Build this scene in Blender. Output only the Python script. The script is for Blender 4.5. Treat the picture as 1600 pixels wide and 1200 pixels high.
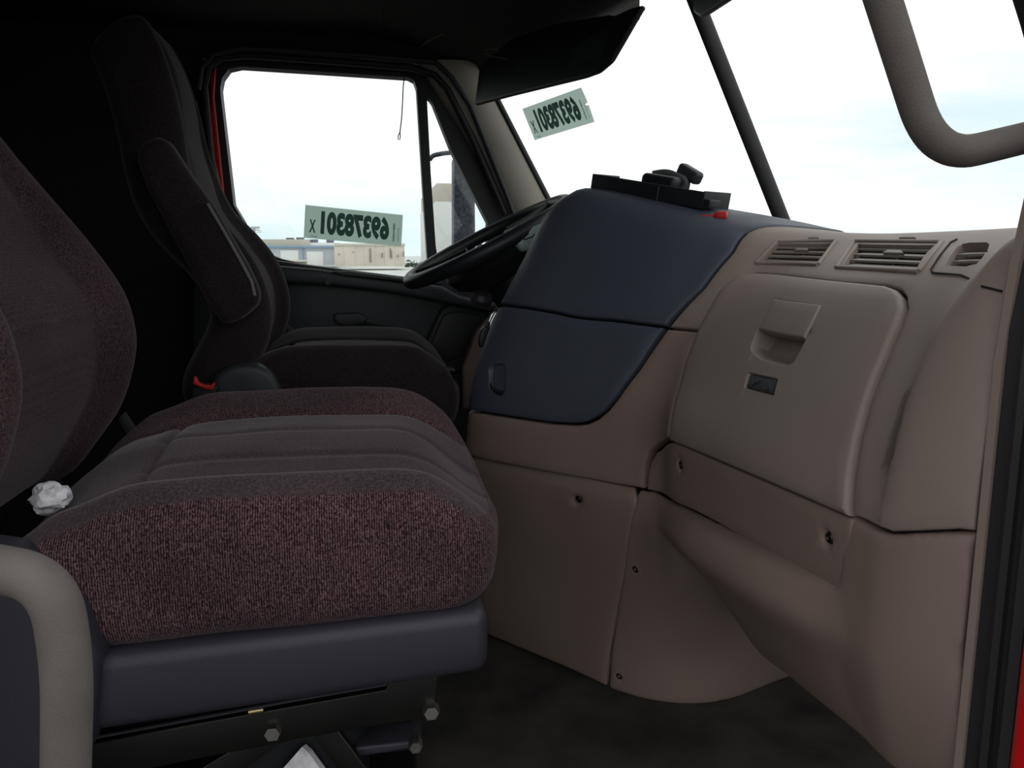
import bpy, bmesh, math, random
from mathutils import Vector, Matrix, noise
from mathutils.bvhtree import BVHTree
from mathutils.geometry import delaunay_2d_cdt, interpolate_bezier

for _o in list(bpy.data.objects):
    bpy.data.objects.remove(_o)
scene = bpy.context.scene
COL = scene.collection
random.seed(7)
R = math.radians

# ------------------------------------------------------------------ camera
# cab frame: +x towards the bonnet, +y towards the driver's door, z up, cab floor z = 0
CAM = Vector((0.0, 0.0, 0.88))
YAW, PITCH, FPX = R(10.0), R(-9.4), 1250.0
FWD = Vector((math.sin(YAW) * math.cos(PITCH), math.cos(YAW) * math.cos(PITCH), math.sin(PITCH)))
RGT = Vector((math.cos(YAW), -math.sin(YAW), 0.0))
UPV = RGT.cross(FWD)
cam_d = bpy.data.cameras.new('camera')
cam_d.sensor_width = 36.0
cam_d.lens = 36.0 * FPX / 1600.0
cam_d.clip_start = 0.02
cam_d.clip_end = 2000
cam = bpy.data.objects.new('camera', cam_d)
COL.objects.link(cam)
_m = Matrix((RGT, UPV, -FWD)).transposed().to_4x4()
_m.translation = CAM
cam.matrix_world = _m
scene.camera = cam

# ------------------------------------------------------------------ exposure and sky
vs = scene.view_settings
vs.view_transform = 'Standard'
vs.look = 'None'
vs.gamma = 1.0
vs.use_curve_mapping = False
vs.exposure = 0.0

world = bpy.data.worlds.new('overcast_sky')
scene.world = world
world.use_nodes = True
nt = world.node_tree
nt.nodes.clear()
n_out = nt.nodes.new('ShaderNodeOutputWorld')
n_bg = nt.nodes.new('ShaderNodeBackground')
n_tc = nt.nodes.new('ShaderNodeTexCoord')
n_map = nt.nodes.new('ShaderNodeMapping')
n_map.inputs['Scale'].default_value = (1.0, 1.0, 5.0)
n_ns = nt.nodes.new('ShaderNodeTexNoise')
n_ns.inputs['Scale'].default_value = 2.2
n_ns.inputs['Detail'].default_value = 6
n_ns.inputs['Roughness'].default_value = 0.55
n_cr = nt.nodes.new('ShaderNodeValToRGB')
n_cr.color_ramp.elements[0].position = 0.28
n_cr.color_ramp.elements[0].color = (0.60, 0.80, 0.87, 1)
n_cr.color_ramp.elements[1].position = 0.56
n_cr.color_ramp.elements[1].color = (1.0, 1.0, 1.0, 1)
n_bg.inputs['Strength'].default_value = 1.12
L = nt.links.new
L(n_tc.outputs['Generated'], n_map.inputs['Vector'])
L(n_map.outputs['Vector'], n_ns.inputs['Vector'])
n_sx = nt.nodes.new('ShaderNodeSeparateXYZ')
n_mr = nt.nodes.new('ShaderNodeMapRange')      # haze thins out the blue higher up: the cloud deck is white overhead
n_mr.inputs['From Min'].default_value = 0.02
n_mr.inputs['From Max'].default_value = 0.30
n_mr.inputs['To Min'].default_value = 0.0
n_mr.inputs['To Max'].default_value = 0.22
n_ad = nt.nodes.new('ShaderNodeMath')
L(n_tc.outputs['Generated'], n_sx.inputs[0])
L(n_sx.outputs['Z'], n_mr.inputs['Value'])
L(n_ns.outputs['Fac'], n_ad.inputs[0])
L(n_mr.outputs['Result'], n_ad.inputs[1])
L(n_ad.outputs[0], n_cr.inputs['Fac'])
L(n_cr.outputs['Color'], n_bg.inputs['Color'])
L(n_bg.outputs['Background'], n_out.inputs['Surface'])


# ------------------------------------------------------------------ helpers: pixels to places
def ray(px, py):
    return FWD + RGT * ((px - 800.0) / FPX) + UPV * ((600.0 - py) / FPX)


def P(px, py, y=None, x=None, z=None):
    d = ray(px, py)
    if y is not None:
        s = (y - CAM.y) / d.y
    elif x is not None:
        s = (x - CAM.x) / d.x
    else:
        s = (z - CAM.z) / d.z
    return CAM + d * s


# ------------------------------------------------------------------ helpers: materials
def mat(name, col, rough=0.6, metal=0.0, bump=0.0, bscale=400.0, var=0.0, vscale=6.0, sheen=0.0,
        spec=0.5, bdist=0.001):
    m = bpy.data.materials.new(name)
    m.use_nodes = True
    t = m.node_tree
    b = t.nodes['Principled BSDF']
    b.inputs['Base Color'].default_value = (*col, 1)
    b.inputs['Roughness'].default_value = rough
    b.inputs['Metallic'].default_value = metal
    b.inputs['Specular IOR Level'].default_value = spec
    if sheen:
        b.inputs['Sheen Weight'].default_value = sheen
        b.inputs['Sheen Roughness'].default_value = 0.5
    tc = t.nodes.new('ShaderNodeTexCoord')
    if var:
        n = t.nodes.new('ShaderNodeTexNoise')
        n.inputs['Scale'].default_value = vscale
        n.inputs['Detail'].default_value = 5
        r = t.nodes.new('ShaderNodeValToRGB')
        r.color_ramp.elements[0].position = 0.3
        r.color_ramp.elements[1].position = 0.7
        r.color_ramp.elements[0].color = (*[c * (1 - var) for c in col], 1)
        r.color_ramp.elements[1].color = (*[min(1, c * (1 + var)) for c in col], 1)
        t.links.new(tc.outputs['Object'], n.inputs['Vector'])
        t.links.new(n.outputs['Fac'], r.inputs['Fac'])
        t.links.new(r.outputs['Color'], b.inputs['Base Color'])
    if bump:
        n2 = t.nodes.new('ShaderNodeTexNoise')
        n2.inputs['Scale'].default_value = bscale
        n2.inputs['Detail'].default_value = 2
        bp = t.nodes.new('ShaderNodeBump')
        bp.inputs['Strength'].default_value = bump
        bp.inputs['Distance'].default_value = bdist
        t.links.new(tc.outputs['Object'], n2.inputs['Vector'])
        t.links.new(n2.outputs['Fac'], bp.inputs['Height'])
        t.links.new(bp.outputs['Normal'], b.inputs['Normal'])
    return m


def fabric(name, dark, light, rib=260.0, ribs=0.6, speck=0.55, sheen=0.6):
    """knitted seat cloth: thin vertical ribs of stitches with pale flecks"""
    m = bpy.data.materials.new(name)
    m.use_nodes = True
    t = m.node_tree
    b = t.nodes['Principled BSDF']
    b.inputs['Roughness'].default_value = 0.95
    b.inputs['Specular IOR Level'].default_value = 0.1
    b.inputs['Sheen Weight'].default_value = sheen
    b.inputs['Sheen Roughness'].default_value = 0.45
    b.inputs['Sheen Tint'].default_value = (0.85, 0.80, 0.85, 1)
    tc = t.nodes.new('ShaderNodeTexCoord')
    w = t.nodes.new('ShaderNodeTexWave')
    w.wave_type = 'BANDS'
    w.bands_direction = 'X'
    w.inputs['Scale'].default_value = rib
    w.inputs['Distortion'].default_value = 2.5
    w.inputs['Detail'].default_value = 1
    w.inputs['Detail Scale'].default_value = 3
    w2 = t.nodes.new('ShaderNodeTexNoise')
    w2.inputs['Scale'].default_value = 420
    w2.inputs['Detail'].default_value = 1
    mp = t.nodes.new('ShaderNodeMapping')
    mp.inputs['Scale'].default_value = (1.0, 1.0, 0.55)
    n = t.nodes.new('ShaderNodeTexNoise')
    n.inputs['Scale'].default_value = 380
    n.inputs['Detail'].default_value = 2
    n3 = t.nodes.new('ShaderNodeTexNoise')
    n3.inputs['Scale'].default_value = 7
    n3.inputs['Detail'].default_value = 4
    mul = t.nodes.new('ShaderNodeMath')
    mul.operation = 'MULTIPLY'
    add = t.nodes.new('ShaderNodeMath')
    add.operation = 'MULTIPLY_ADD'
    add.inputs[1].default_value = ribs
    r = t.nodes.new('ShaderNodeValToRGB')
    r.color_ramp.elements[0].position = speck
    r.color_ramp.elements[0].color = (*dark, 1)
    r.color_ramp.elements[1].position = min(0.99, speck + 0.42)
    r.color_ramp.elements[1].color = (*light, 1)
    hs = t.nodes.new('ShaderNodeMixRGB')
    hs.blend_type = 'MULTIPLY'
    hs.inputs['Fac'].default_value = 0.8
    r3 = t.nodes.new('ShaderNodeValToRGB')
    r3.color_ramp.elements[0].position = 0.35
    r3.color_ramp.elements[0].color = (0.62, 0.62, 0.62, 1)
    r3.color_ramp.elements[1].position = 0.65
    bp = t.nodes.new('ShaderNodeBump')
    bp.inputs['Strength'].default_value = 0.5
    bp.inputs['Distance'].default_value = 0.0012
    k = t.links.new
    for q in (w, n, n3):
        k(tc.outputs['Object'], q.inputs['Vector'])
    k(tc.outputs['Object'], mp.inputs['Vector'])
    k(mp.outputs['Vector'], w2.inputs['Vector'])
    k(w.outputs['Fac'], mul.inputs[0])
    k(w2.outputs['Fac'], mul.inputs[1])
    k(mul.outputs[0], add.inputs[0])
    k(n.outputs['Fac'], add.inputs[2])
    k(add.outputs[0], r.inputs['Fac'])
    k(n3.outputs['Fac'], r3.inputs['Fac'])
    k(r.outputs['Color'], hs.inputs['Color1'])
    k(r3.outputs['Color'], hs.inputs['Color2'])
    k(hs.outputs['Color'], b.inputs['Base Color'])
    k(add.outputs[0], bp.inputs['Height'])
    k(bp.outputs['Normal'], b.inputs['Normal'])
    return m


def glass_mat(name, tint=(0.97, 1, 0.99), gloss=0.022):
    m = bpy.data.materials.new(name)
    m.use_nodes = True
    t = m.node_tree
    t.nodes.clear()
    o = t.nodes.new('ShaderNodeOutputMaterial')
    a = t.nodes.new('ShaderNodeBsdfTransparent')
    a.inputs['Color'].default_value = (*tint, 1)
    g = t.nodes.new('ShaderNodeBsdfGlossy')
    g.inputs['Roughness'].default_value = 0.02
    x = t.nodes.new('ShaderNodeMixShader')
    x.inputs['Fac'].default_value = gloss
    t.links.new(a.outputs[0], x.inputs[1])
    t.links.new(g.outputs[0], x.inputs[2])
    t.links.new(x.outputs[0], o.inputs['Surface'])
    return m


def paper_mat(name, col):
    """thin paper stuck on a pane: the daylight comes through it"""
    m = bpy.data.materials.new(name)
    m.use_nodes = True
    t = m.node_tree
    t.nodes.clear()
    o = t.nodes.new('ShaderNodeOutputMaterial')
    d = t.nodes.new('ShaderNodeBsdfDiffuse')
    d.inputs['Color'].default_value = (*col, 1)
    tr = t.nodes.new('ShaderNodeBsdfTranslucent')
    tr.inputs['Color'].default_value = (*col, 1)
    x = t.nodes.new('ShaderNodeMixShader')
    x.inputs['Fac'].default_value = 0.6
    t.links.new(d.outputs[0], x.inputs[1])
    t.links.new(tr.outputs[0], x.inputs[2])
    t.links.new(x.outputs[0], o.inputs['Surface'])
    return m


M = {}
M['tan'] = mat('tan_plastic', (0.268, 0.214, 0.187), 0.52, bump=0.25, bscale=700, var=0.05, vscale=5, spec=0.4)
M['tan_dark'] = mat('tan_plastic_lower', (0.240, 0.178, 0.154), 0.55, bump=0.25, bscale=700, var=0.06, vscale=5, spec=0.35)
M['tan_pillar'] = mat('tan_pillar_skylit', (0.34, 0.315, 0.265), 0.55, bump=0.2, bscale=700, spec=0.3)  # tan plastic tinted paler and greyer for the sky light it catches
M['navy'] = mat('navy_plastic', (0.062, 0.072, 0.098), 0.5, bump=0.3, bscale=900, var=0.06, spec=0.45)
M['shadow_gap'] = mat('black_inner_shell', (0.012, 0.011, 0.011), 0.9)
M['black'] = mat('black_plastic', (0.014, 0.016, 0.019), 0.45, bump=0.15, bscale=700)
M['charcoal'] = mat('charcoal_plastic', (0.028, 0.032, 0.037), 0.5, bump=0.2, bscale=700, var=0.1)
M['seat_shell'] = mat('slate_seat_plastic', (0.031, 0.0305, 0.042), 0.5, bump=0.2, bscale=600, var=0.05)
M['metal_black'] = mat('black_painted_steel', (0.0045, 0.004, 0.0035), 0.4, metal=0.0, var=0.3, vscale=20)
M['bolt'] = mat('zinc_bolt', (0.55, 0.53, 0.50), 0.32, metal=1.0)
M['brass'] = mat('brass_pin', (0.60, 0.50, 0.28), 0.3, metal=1.0)
M['cloth'] = fabric('maroon_knit_cloth', (0.022, 0.0110, 0.0155), (0.20, 0.120, 0.128), rib=116, ribs=0.68, speck=0.54, sheen=0.12)
M['cloth_top'] = fabric('plum_plush_cloth', (0.034, 0.023, 0.027), (0.100, 0.072, 0.076), rib=200, ribs=0.06, speck=0.30, sheen=0.25)
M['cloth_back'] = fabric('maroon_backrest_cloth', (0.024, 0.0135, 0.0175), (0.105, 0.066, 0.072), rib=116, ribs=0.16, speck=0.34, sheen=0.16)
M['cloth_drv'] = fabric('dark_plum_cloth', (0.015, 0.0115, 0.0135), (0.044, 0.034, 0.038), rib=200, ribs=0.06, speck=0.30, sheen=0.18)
M['mat_floor'] = mat('dusty_rubber_mat', (0.040, 0.037, 0.034), 0.85, bump=0.5, bscale=90, var=0.55, vscale=9)
M['headliner'] = mat('dark_headliner', (0.030, 0.027, 0.025), 0.9, bump=0.2, bscale=300)
M['curtain'] = mat('brown_curtain', (0.022, 0.017, 0.014), 0.95, var=0.3, vscale=10)
M['handle'] = mat('grey_soft_grip', (0.130, 0.116, 0.108), 0.7, bump=0.35, bscale=500, var=0.14, vscale=24)
M['rubber'] = mat('black_rubber_seal', (0.014, 0.014, 0.017), 0.55)
M['red'] = mat('red_paint', (0.55, 0.008, 0.010), 0.25)
M['red_plastic'] = mat('red_plastic', (0.50, 0.020, 0.022), 0.45)
M['glass'] = glass_mat('window_glass')
M['paper'] = paper_mat('green_sticker_paper', (0.60, 0.76, 0.68))
M['ink'] = paper_mat('sticker_ink', (0.07, 0.13, 0.11))
M['white_paper'] = mat('white_paper', (0.75, 0.74, 0.78), 0.9, var=0.25, vscale=60)
M['slat'] = mat('vent_slat_plastic', (0.20, 0.175, 0.155), 0.5)
M['gauge'] = mat('gauge_bezel', (0.34, 0.42, 0.43), 0.3)
M['screw'] = mat('dark_screw', (0.03, 0.027, 0.025), 0.35, metal=0.7)
M['belt'] = mat('grey_belt_webbing', (0.10, 0.11, 0.115), 0.8, bump=0.4, bscale=900)
M['chrome'] = mat('chrome', (0.6, 0.62, 0.64), 0.15, metal=1.0)
M['mirror_shell'] = mat('grey_mirror_housing', (0.11, 0.125, 0.16), 0.6, var=0.5, vscale=90)
M['dark_ground'] = mat('dark_ground_low_bounce', (0.10, 0.098, 0.094), 0.95, var=0.15, vscale=0.2)  # invented dark ground tone, keeps bounce light low
M['gravel'] = mat('pale_gravel', (0.62, 0.62, 0.60), 0.95, var=0.12, vscale=0.2)


# ------------------------------------------------------------------ helpers: objects
def tag(o, label=None, cat=None, group=None, kind=None):
    if label:
        o['label'] = label
    if cat:
        o['category'] = cat
    if group:
        o['group'] = group
    if kind:
        o['kind'] = kind
    return o


def empty(name, loc):
    o = bpy.data.objects.new(name, None)
    o.location = loc
    o.empty_display_size = 0.05
    COL.objects.link(o)
    return o


def wloc(o):
    v = Vector(o.location)
    while o.parent:
        v = v  # parts carry world coordinates through their inverse, so only roots have an offset
        o = o.parent
        v = Vector(o.location)
    return v


def link(name, me, m=None, parent=None, smooth=True, angle=40):
    o = bpy.data.objects.new(name, me)
    COL.objects.link(o)
    if m is not None:
        for q in (m if isinstance(m, (list, tuple)) else [m]):
            me.materials.append(q)
    if parent is not None:
        o.parent = parent
        if parent.type == 'EMPTY':
            o.matrix_parent_inverse = Matrix.Translation(-Vector(parent.location))
    if smooth and len(me.polygons):
        me.polygons.foreach_set('use_smooth', [True] * len(me.polygons))
        me.set_sharp_from_angle(angle=R(angle))
    me.update()
    return o


def obj(name, verts, faces, m, parent=None, smooth=True, angle=40, fix=True):
    me = bpy.data.meshes.new(name)
    me.from_pydata([tuple(v) for v in verts], [], faces)
    me.validate()
    if fix:
        b = bmesh.new()
        b.from_mesh(me)
        bmesh.ops.recalc_face_normals(b, faces=b.faces)
        b.to_mesh(me)
        b.free()
    return link(name, me, m, parent, smooth, angle)


def rbox(name, c, h, r, m, parent=None, nm=4, nr=3, deform=None, rot=None, fmat=None):
    """box with rounded edges, centre c, half sizes h; deform acts on local coordinates"""
    ax = []
    for k in range(3):
        rr = min(r, h[k] * 0.999)
        a = [-h[k] + rr * i / nr for i in range(nr)]
        n = nm if isinstance(nm, int) else nm[k]
        a += [-(h[k] - rr) + 2 * (h[k] - rr) * i / n for i in range(n + 1)]
        a += [h[k] - rr + rr * (i + 1) / nr for i in range(nr)]
        ax.append(a)
    vid, verts, faces = {}, [], []

    def vert(i, j, k):
        key = (i, j, k)
        if key not in vid:
            q = Vector((ax[0][i], ax[1][j], ax[2][k]))
            inn = Vector([max(-(h[t] - min(r, h[t] * .999)), min(h[t] - min(r, h[t] * .999), q[t])) for t in range(3)])
            d = q - inn
            if d.length > 1e-9:
                rr = Vector([min(r, h[t] * .999) for t in range(3)])
                dn = Vector([d[t] / rr[t] for t in range(3)])
                dn.normalize()
                q = inn + Vector([dn[t] * rr[t] for t in range(3)])
            vid[key] = len(verts)
            verts.append(q)
        return vid[key]
    n = [len(a) - 1 for a in ax]
    for k in (0, n[2]):
        for i in range(n[0]):
            for j in range(n[1]):
                faces.append([vert(i, j, k), vert(i + 1, j, k), vert(i + 1, j + 1, k), vert(i, j + 1, k)])
    for j in (0, n[1]):
        for i in range(n[0]):
            for k in range(n[2]):
                faces.append([vert(i, j, k), vert(i + 1, j, k), vert(i + 1, j, k + 1), vert(i, j, k + 1)])
    for i in (0, n[0]):
        for j in range(n[1]):
            for k in range(n[2]):
                faces.append([vert(i, j, k), vert(i, j + 1, k), vert(i, j + 1, k + 1), vert(i, j, k + 1)])
    src = [v.copy() for v in verts]
    if deform:
        verts = [deform(v) for v in verts]
    if rot is not None:
        verts = [rot @ v for v in verts]
    verts = [v + Vector(c) for v in verts]
    o = obj(name, verts, faces, m, parent, angle=60)
    if fmat:
        for p in o.data.polygons:
            q = sum((src[i] for i in p.vertices), Vector()) / len(p.vertices)
            p.material_index = fmat(q)
    return o


def fillet(pts, r, n=6, closed=False):
    pts = [Vector(p) for p in pts]
    out = []
    N = len(pts)
    for i, p in enumerate(pts):
        rr = r[i] if isinstance(r, (list, tuple)) else r
        if (not closed and i in (0, N - 1)) or rr <= 0:
            out.append(p)
            continue
        a, b = pts[i - 1], pts[(i + 1) % N]
        da, db = a - p, b - p
        t = min(rr, da.length * 0.48, db.length * 0.48)
        A, B = p + da.normalized() * t, p + db.normalized() * t
        for k in range(n + 1):
            s = k / n
            out.append((A * (1 - s) + p * s) * (1 - s) + (p * (1 - s) + B * s) * s)
    return out


def tube(name, path, r, m, parent=None, seg=14, flat=1.0, caps=True):
    path = [Vector(p) for p in path]
    verts, faces = [], []
    t0 = (path[1] - path[0]).normalized()
    ref = Vector((0, 0, 1)) if abs(t0.z) < 0.9 else Vector((1, 0, 0))
    nrm = (ref - t0 * ref.dot(t0)).normalized()
    for i, p in enumerate(path):
        a = path[max(0, i - 1)]
        b = path[min(len(path) - 1, i + 1)]
        t = (b - a).normalized()
        nrm = (nrm - t * nrm.dot(t)).normalized()
        bn = t.cross(nrm)
        rr = r[i] if isinstance(r, (list, tuple)) else r
        for k in range(seg):
            a_ = 2 * math.pi * k / seg
            verts.append(p + nrm * math.cos(a_) * rr + bn * math.sin(a_) * rr * flat)
    for i in range(len(path) - 1):
        for k in range(seg):
            k2 = (k + 1) % seg
            faces.append([i * seg + k, i * seg + k2, (i + 1) * seg + k2, (i + 1) * seg + k])
    if caps:
        faces.append(list(range(seg))[::-1])
        faces.append(list(range((len(path) - 1) * seg, len(path) * seg)))
    return obj(name, verts, faces, m, parent, angle=50)


def loft(name, rings, m, parent=None, angle=50, fmat=None):
    n = len(rings[0])
    verts = [v for r_ in rings for v in r_]
    faces = []
    for i in range(len(rings) - 1):
        for k in range(n):
            k2 = (k + 1) % n
            faces.append([i * n + k, i * n + k2, (i + 1) * n + k2, (i + 1) * n + k])
    nb = len(faces)
    faces.append(list(range(n))[::-1])
    faces.append(list(range((len(rings) - 1) * n, len(rings) * n)))
    o = obj(name, verts, faces, m, parent, angle=angle)
    return o


def lathe(name, prof, c, axis, m, parent=None, seg=20):
    """prof: list of (radius, height along axis)"""
    axis = Vector(axis).normalized()
    q = axis.to_track_quat('Z', 'Y').to_matrix()
    verts, faces = [], []
    for (r_, h_) in prof:
        for k in range(seg):
            a = 2 * math.pi * k / seg
            verts.append(Vector(c) + q @ Vector((r_ * math.cos(a), r_ * math.sin(a), h_)))
    for i in range(len(prof) - 1):
        for k in range(seg):
            k2 = (k + 1) % seg
            faces.append([i * seg + k, i * seg + k2, (i + 1) * seg + k2, (i + 1) * seg + k])
    faces.append(list(range(seg))[::-1])
    faces.append(list(range((len(prof) - 1) * seg, len(prof) * seg)))
    return obj(name, verts, faces, m, parent, angle=35)


def inside(poly, x, y):
    c = False
    j = len(poly) - 1
    for i in range(len(poly)):
        xi, yi = poly[i][0], poly[i][1]
        xj, yj = poly[j][0], poly[j][1]
        if (yi > y) != (yj > y) and x < (xj - xi) * (y - yi) / (yj - yi) + xi:
            c = not c
        j = i
    return c


def dist_poly(poly, x, y):
    best = 1e9
    j = len(poly) - 1
    for i in range(len(poly)):
        ax_, ay_ = poly[j][0], poly[j][1]
        bx_, by_ = poly[i][0], poly[i][1]
        dx, dy = bx_ - ax_, by_ - ay_
        l2 = dx * dx + dy * dy
        t = 0 if l2 == 0 else max(0, min(1, ((x - ax_) * dx + (y - ay_) * dy) / l2))
        q = (ax_ + t * dx - x) ** 2 + (ay_ + t * dy - y) ** 2
        best = min(best, q)
        j = i
    return math.sqrt(best)


def resample(poly, step):
    out = []
    N = len(poly)
    for i in range(N):
        a, b = Vector(poly[i][:2]), Vector(poly[(i + 1) % N][:2])
        n = max(1, int((b - a).length / step))
        for k in range(n):
            out.append(a.lerp(b, k / n))
    return out


def area(poly):
    return 0.5 * sum(poly[i - 1][0] * poly[i][1] - poly[i][0] * poly[i - 1][1] for i in range(len(poly)))


def inset(poly, d):
    N = len(poly)
    s = 1 if area(poly) > 0 else -1
    out = []
    for i in range(N):
        a, p, b = poly[i - 1], poly[i], poly[(i + 1) % N]
        e1, e2 = (p - a).normalized(), (b - p).normalized()
        n1, n2 = Vector((-e1.y, e1.x)), Vector((-e2.y, e2.x))
        n = n1 + n2
        if n.length < 1e-6:
            n = n1
        n.normalize()
        out.append(p + n * (s * d / max(0.5, n.dot(n1))))
    return out


def clean(poly, eps):
    out = []
    for p in poly:
        p = Vector(p[:2])
        if not out or (p - out[-1]).length > eps:
            out.append(p)
    if (out[0] - out[-1]).length < eps:
        out.pop()
    return out


def fill2d(ring, holes, step, extra=()):
    """triangulate a 2-d region with inner grid points; returns points and triangles"""
    pts = [Vector(p) for p in ring]
    edges = [(i, (i + 1) % len(ring)) for i in range(len(ring))]
    for h in holes:
        b = len(pts)
        pts += [Vector(p) for p in h]
        edges += [(b + i, b + (i + 1) % len(h)) for i in range(len(h))]
    for e in extra:
        b = len(pts)
        ee = [Vector(p) for p in e if inside(ring, p[0], p[1])]
        pts += ee
    xs = [p.x for p in ring]
    ys = [p.y for p in ring]
    nx = int((max(xs) - min(xs)) / step) + 1
    ny = int((max(ys) - min(ys)) / step) + 1
    if step > 0:
        for i in range(nx + 1):
            for j in range(ny + 1):
                x = min(xs) + (i + 0.5 * (j % 2)) * step
                y = min(ys) + j * step
                if not inside(ring, x, y) or dist_poly(ring, x, y) < step * 0.45:
                    continue
                if any(inside(h, x, y) or dist_poly(h, x, y) < step * 0.3 for h in holes):
                    continue
                pts.append(Vector((x, y)))
    r = delaunay_2d_cdt(pts, edges, [], 0, 1e-6)
    V, F = r[0], r[2]
    tri = []
    for f in F:
        c = sum((V[i] for i in f), Vector((0, 0))) / len(f)
        pa = [V[i] for i in f]
        lg = max((pa[i] - pa[i - 1]).length for i in range(len(pa)))
        if abs(area(pa)) < lg * 2e-5:
            continue
        if inside(ring, c.x, c.y) and not any(inside(h, c.x, c.y) for h in holes):
            tri.append(list(f))
    return V, tri


def slab(name, ring, put, thick, bev, m, parent=None, holes=(), step=0.0, nb=3, disp=None):
    """plate with rounded rims. ring: 2-d metric outline, put(a, b, depth) gives the place"""
    ring = clean(ring, 1e-5)
    rings = []
    for k in range(nb + 1):
        a = math.pi / 2 * k / nb
        rings.append((inset(ring, bev * (1 - math.cos(a))) if k else ring, bev * (1 - math.sin(a))))
    verts, faces = [], []
    n = len(ring)
    prof = [(rg, thick - d) for rg, d in rings[::-1]][:-1] if False else None
    seq = [(rg, thick - d) for (rg, d) in rings[::-1]] + [(rg, d) for (rg, d) in rings]
    # back (thick) ... front (0): walk the rim
    for rg, d in seq:
        for p in rg:
            verts.append(put(p.x, p.y, d))
    for i in range(len(seq) - 1):
        for k in range(n):
            k2 = (k + 1) % n
            faces.append([i * n + k, i * n + k2, (i + 1) * n + k2, (i + 1) * n + k])
    hl = [clean(h, 1e-5) for h in holes]
    st = step if step > 0 else 1e6
    for d, rg in ((0.0, seq[-1][0]), (thick, seq[0][0])):
        V, T = fill2d(rg, hl, st)
        b = len(verts)
        verts += [put(p.x, p.y, d + (disp(p.x, p.y) if disp and d == 0 else 0)) for p in V]
        faces += [[b + i for i in t] for t in T]
    for h in hl:
        b = len(verts)
        q = len(h)
        verts += [put(p.x, p.y, 0) for p in h] + [put(p.x, p.y, thick) for p in h]
        faces += [[b + i, b + (i + 1) % q, b + q + (i + 1) % q, b + q + i] for i in range(q)]
    me = bpy.data.meshes.new(name)
    me.from_pydata([tuple(v) for v in verts], [], faces)
    b_ = bmesh.new()
    b_.from_mesh(me)
    bmesh.ops.remove_doubles(b_, verts=b_.verts, dist=1e-5)
    bmesh.ops.recalc_face_normals(b_, faces=b_.faces)
    b_.to_mesh(me)
    b_.free()
    return link(name, me, m, parent, True, 38)


def side_slab(name, pxs, y, thick, m, parent=None, bev=0.006, rr=0.0, holes=(), step=0.0, disp=None, nb=3):
    """a plate standing across y (its face towards the near door at y); outline traced at that depth"""
    def cv(l):
        q = []
        for p in l:
            w_ = P(p[0], p[1], y=y)
            q.append(Vector((w_.x, w_.z)))
        return q
    ring = cv(pxs)
    if rr:
        ring = [Vector(p) for p in fillet([Vector((p.x, p.y)) for p in ring], rr, 5, True)]
    return slab(name, ring, lambda a, b, d: Vector((a, y + d, b)), thick, bev, m, parent,
                [cv(h) for h in holes], step, nb, disp)


# ------------------------------------------------------------------ helpers: curved reference surfaces
def cr(p0, p1, p2, p3, t):
    return 0.5 * ((2 * p1) + (p2 - p0) * t + (2 * p0 - 5 * p1 + 4 * p2 - p3) * t * t + (3 * p1 - p0 - 3 * p2 + p3) * t * t * t)


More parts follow.
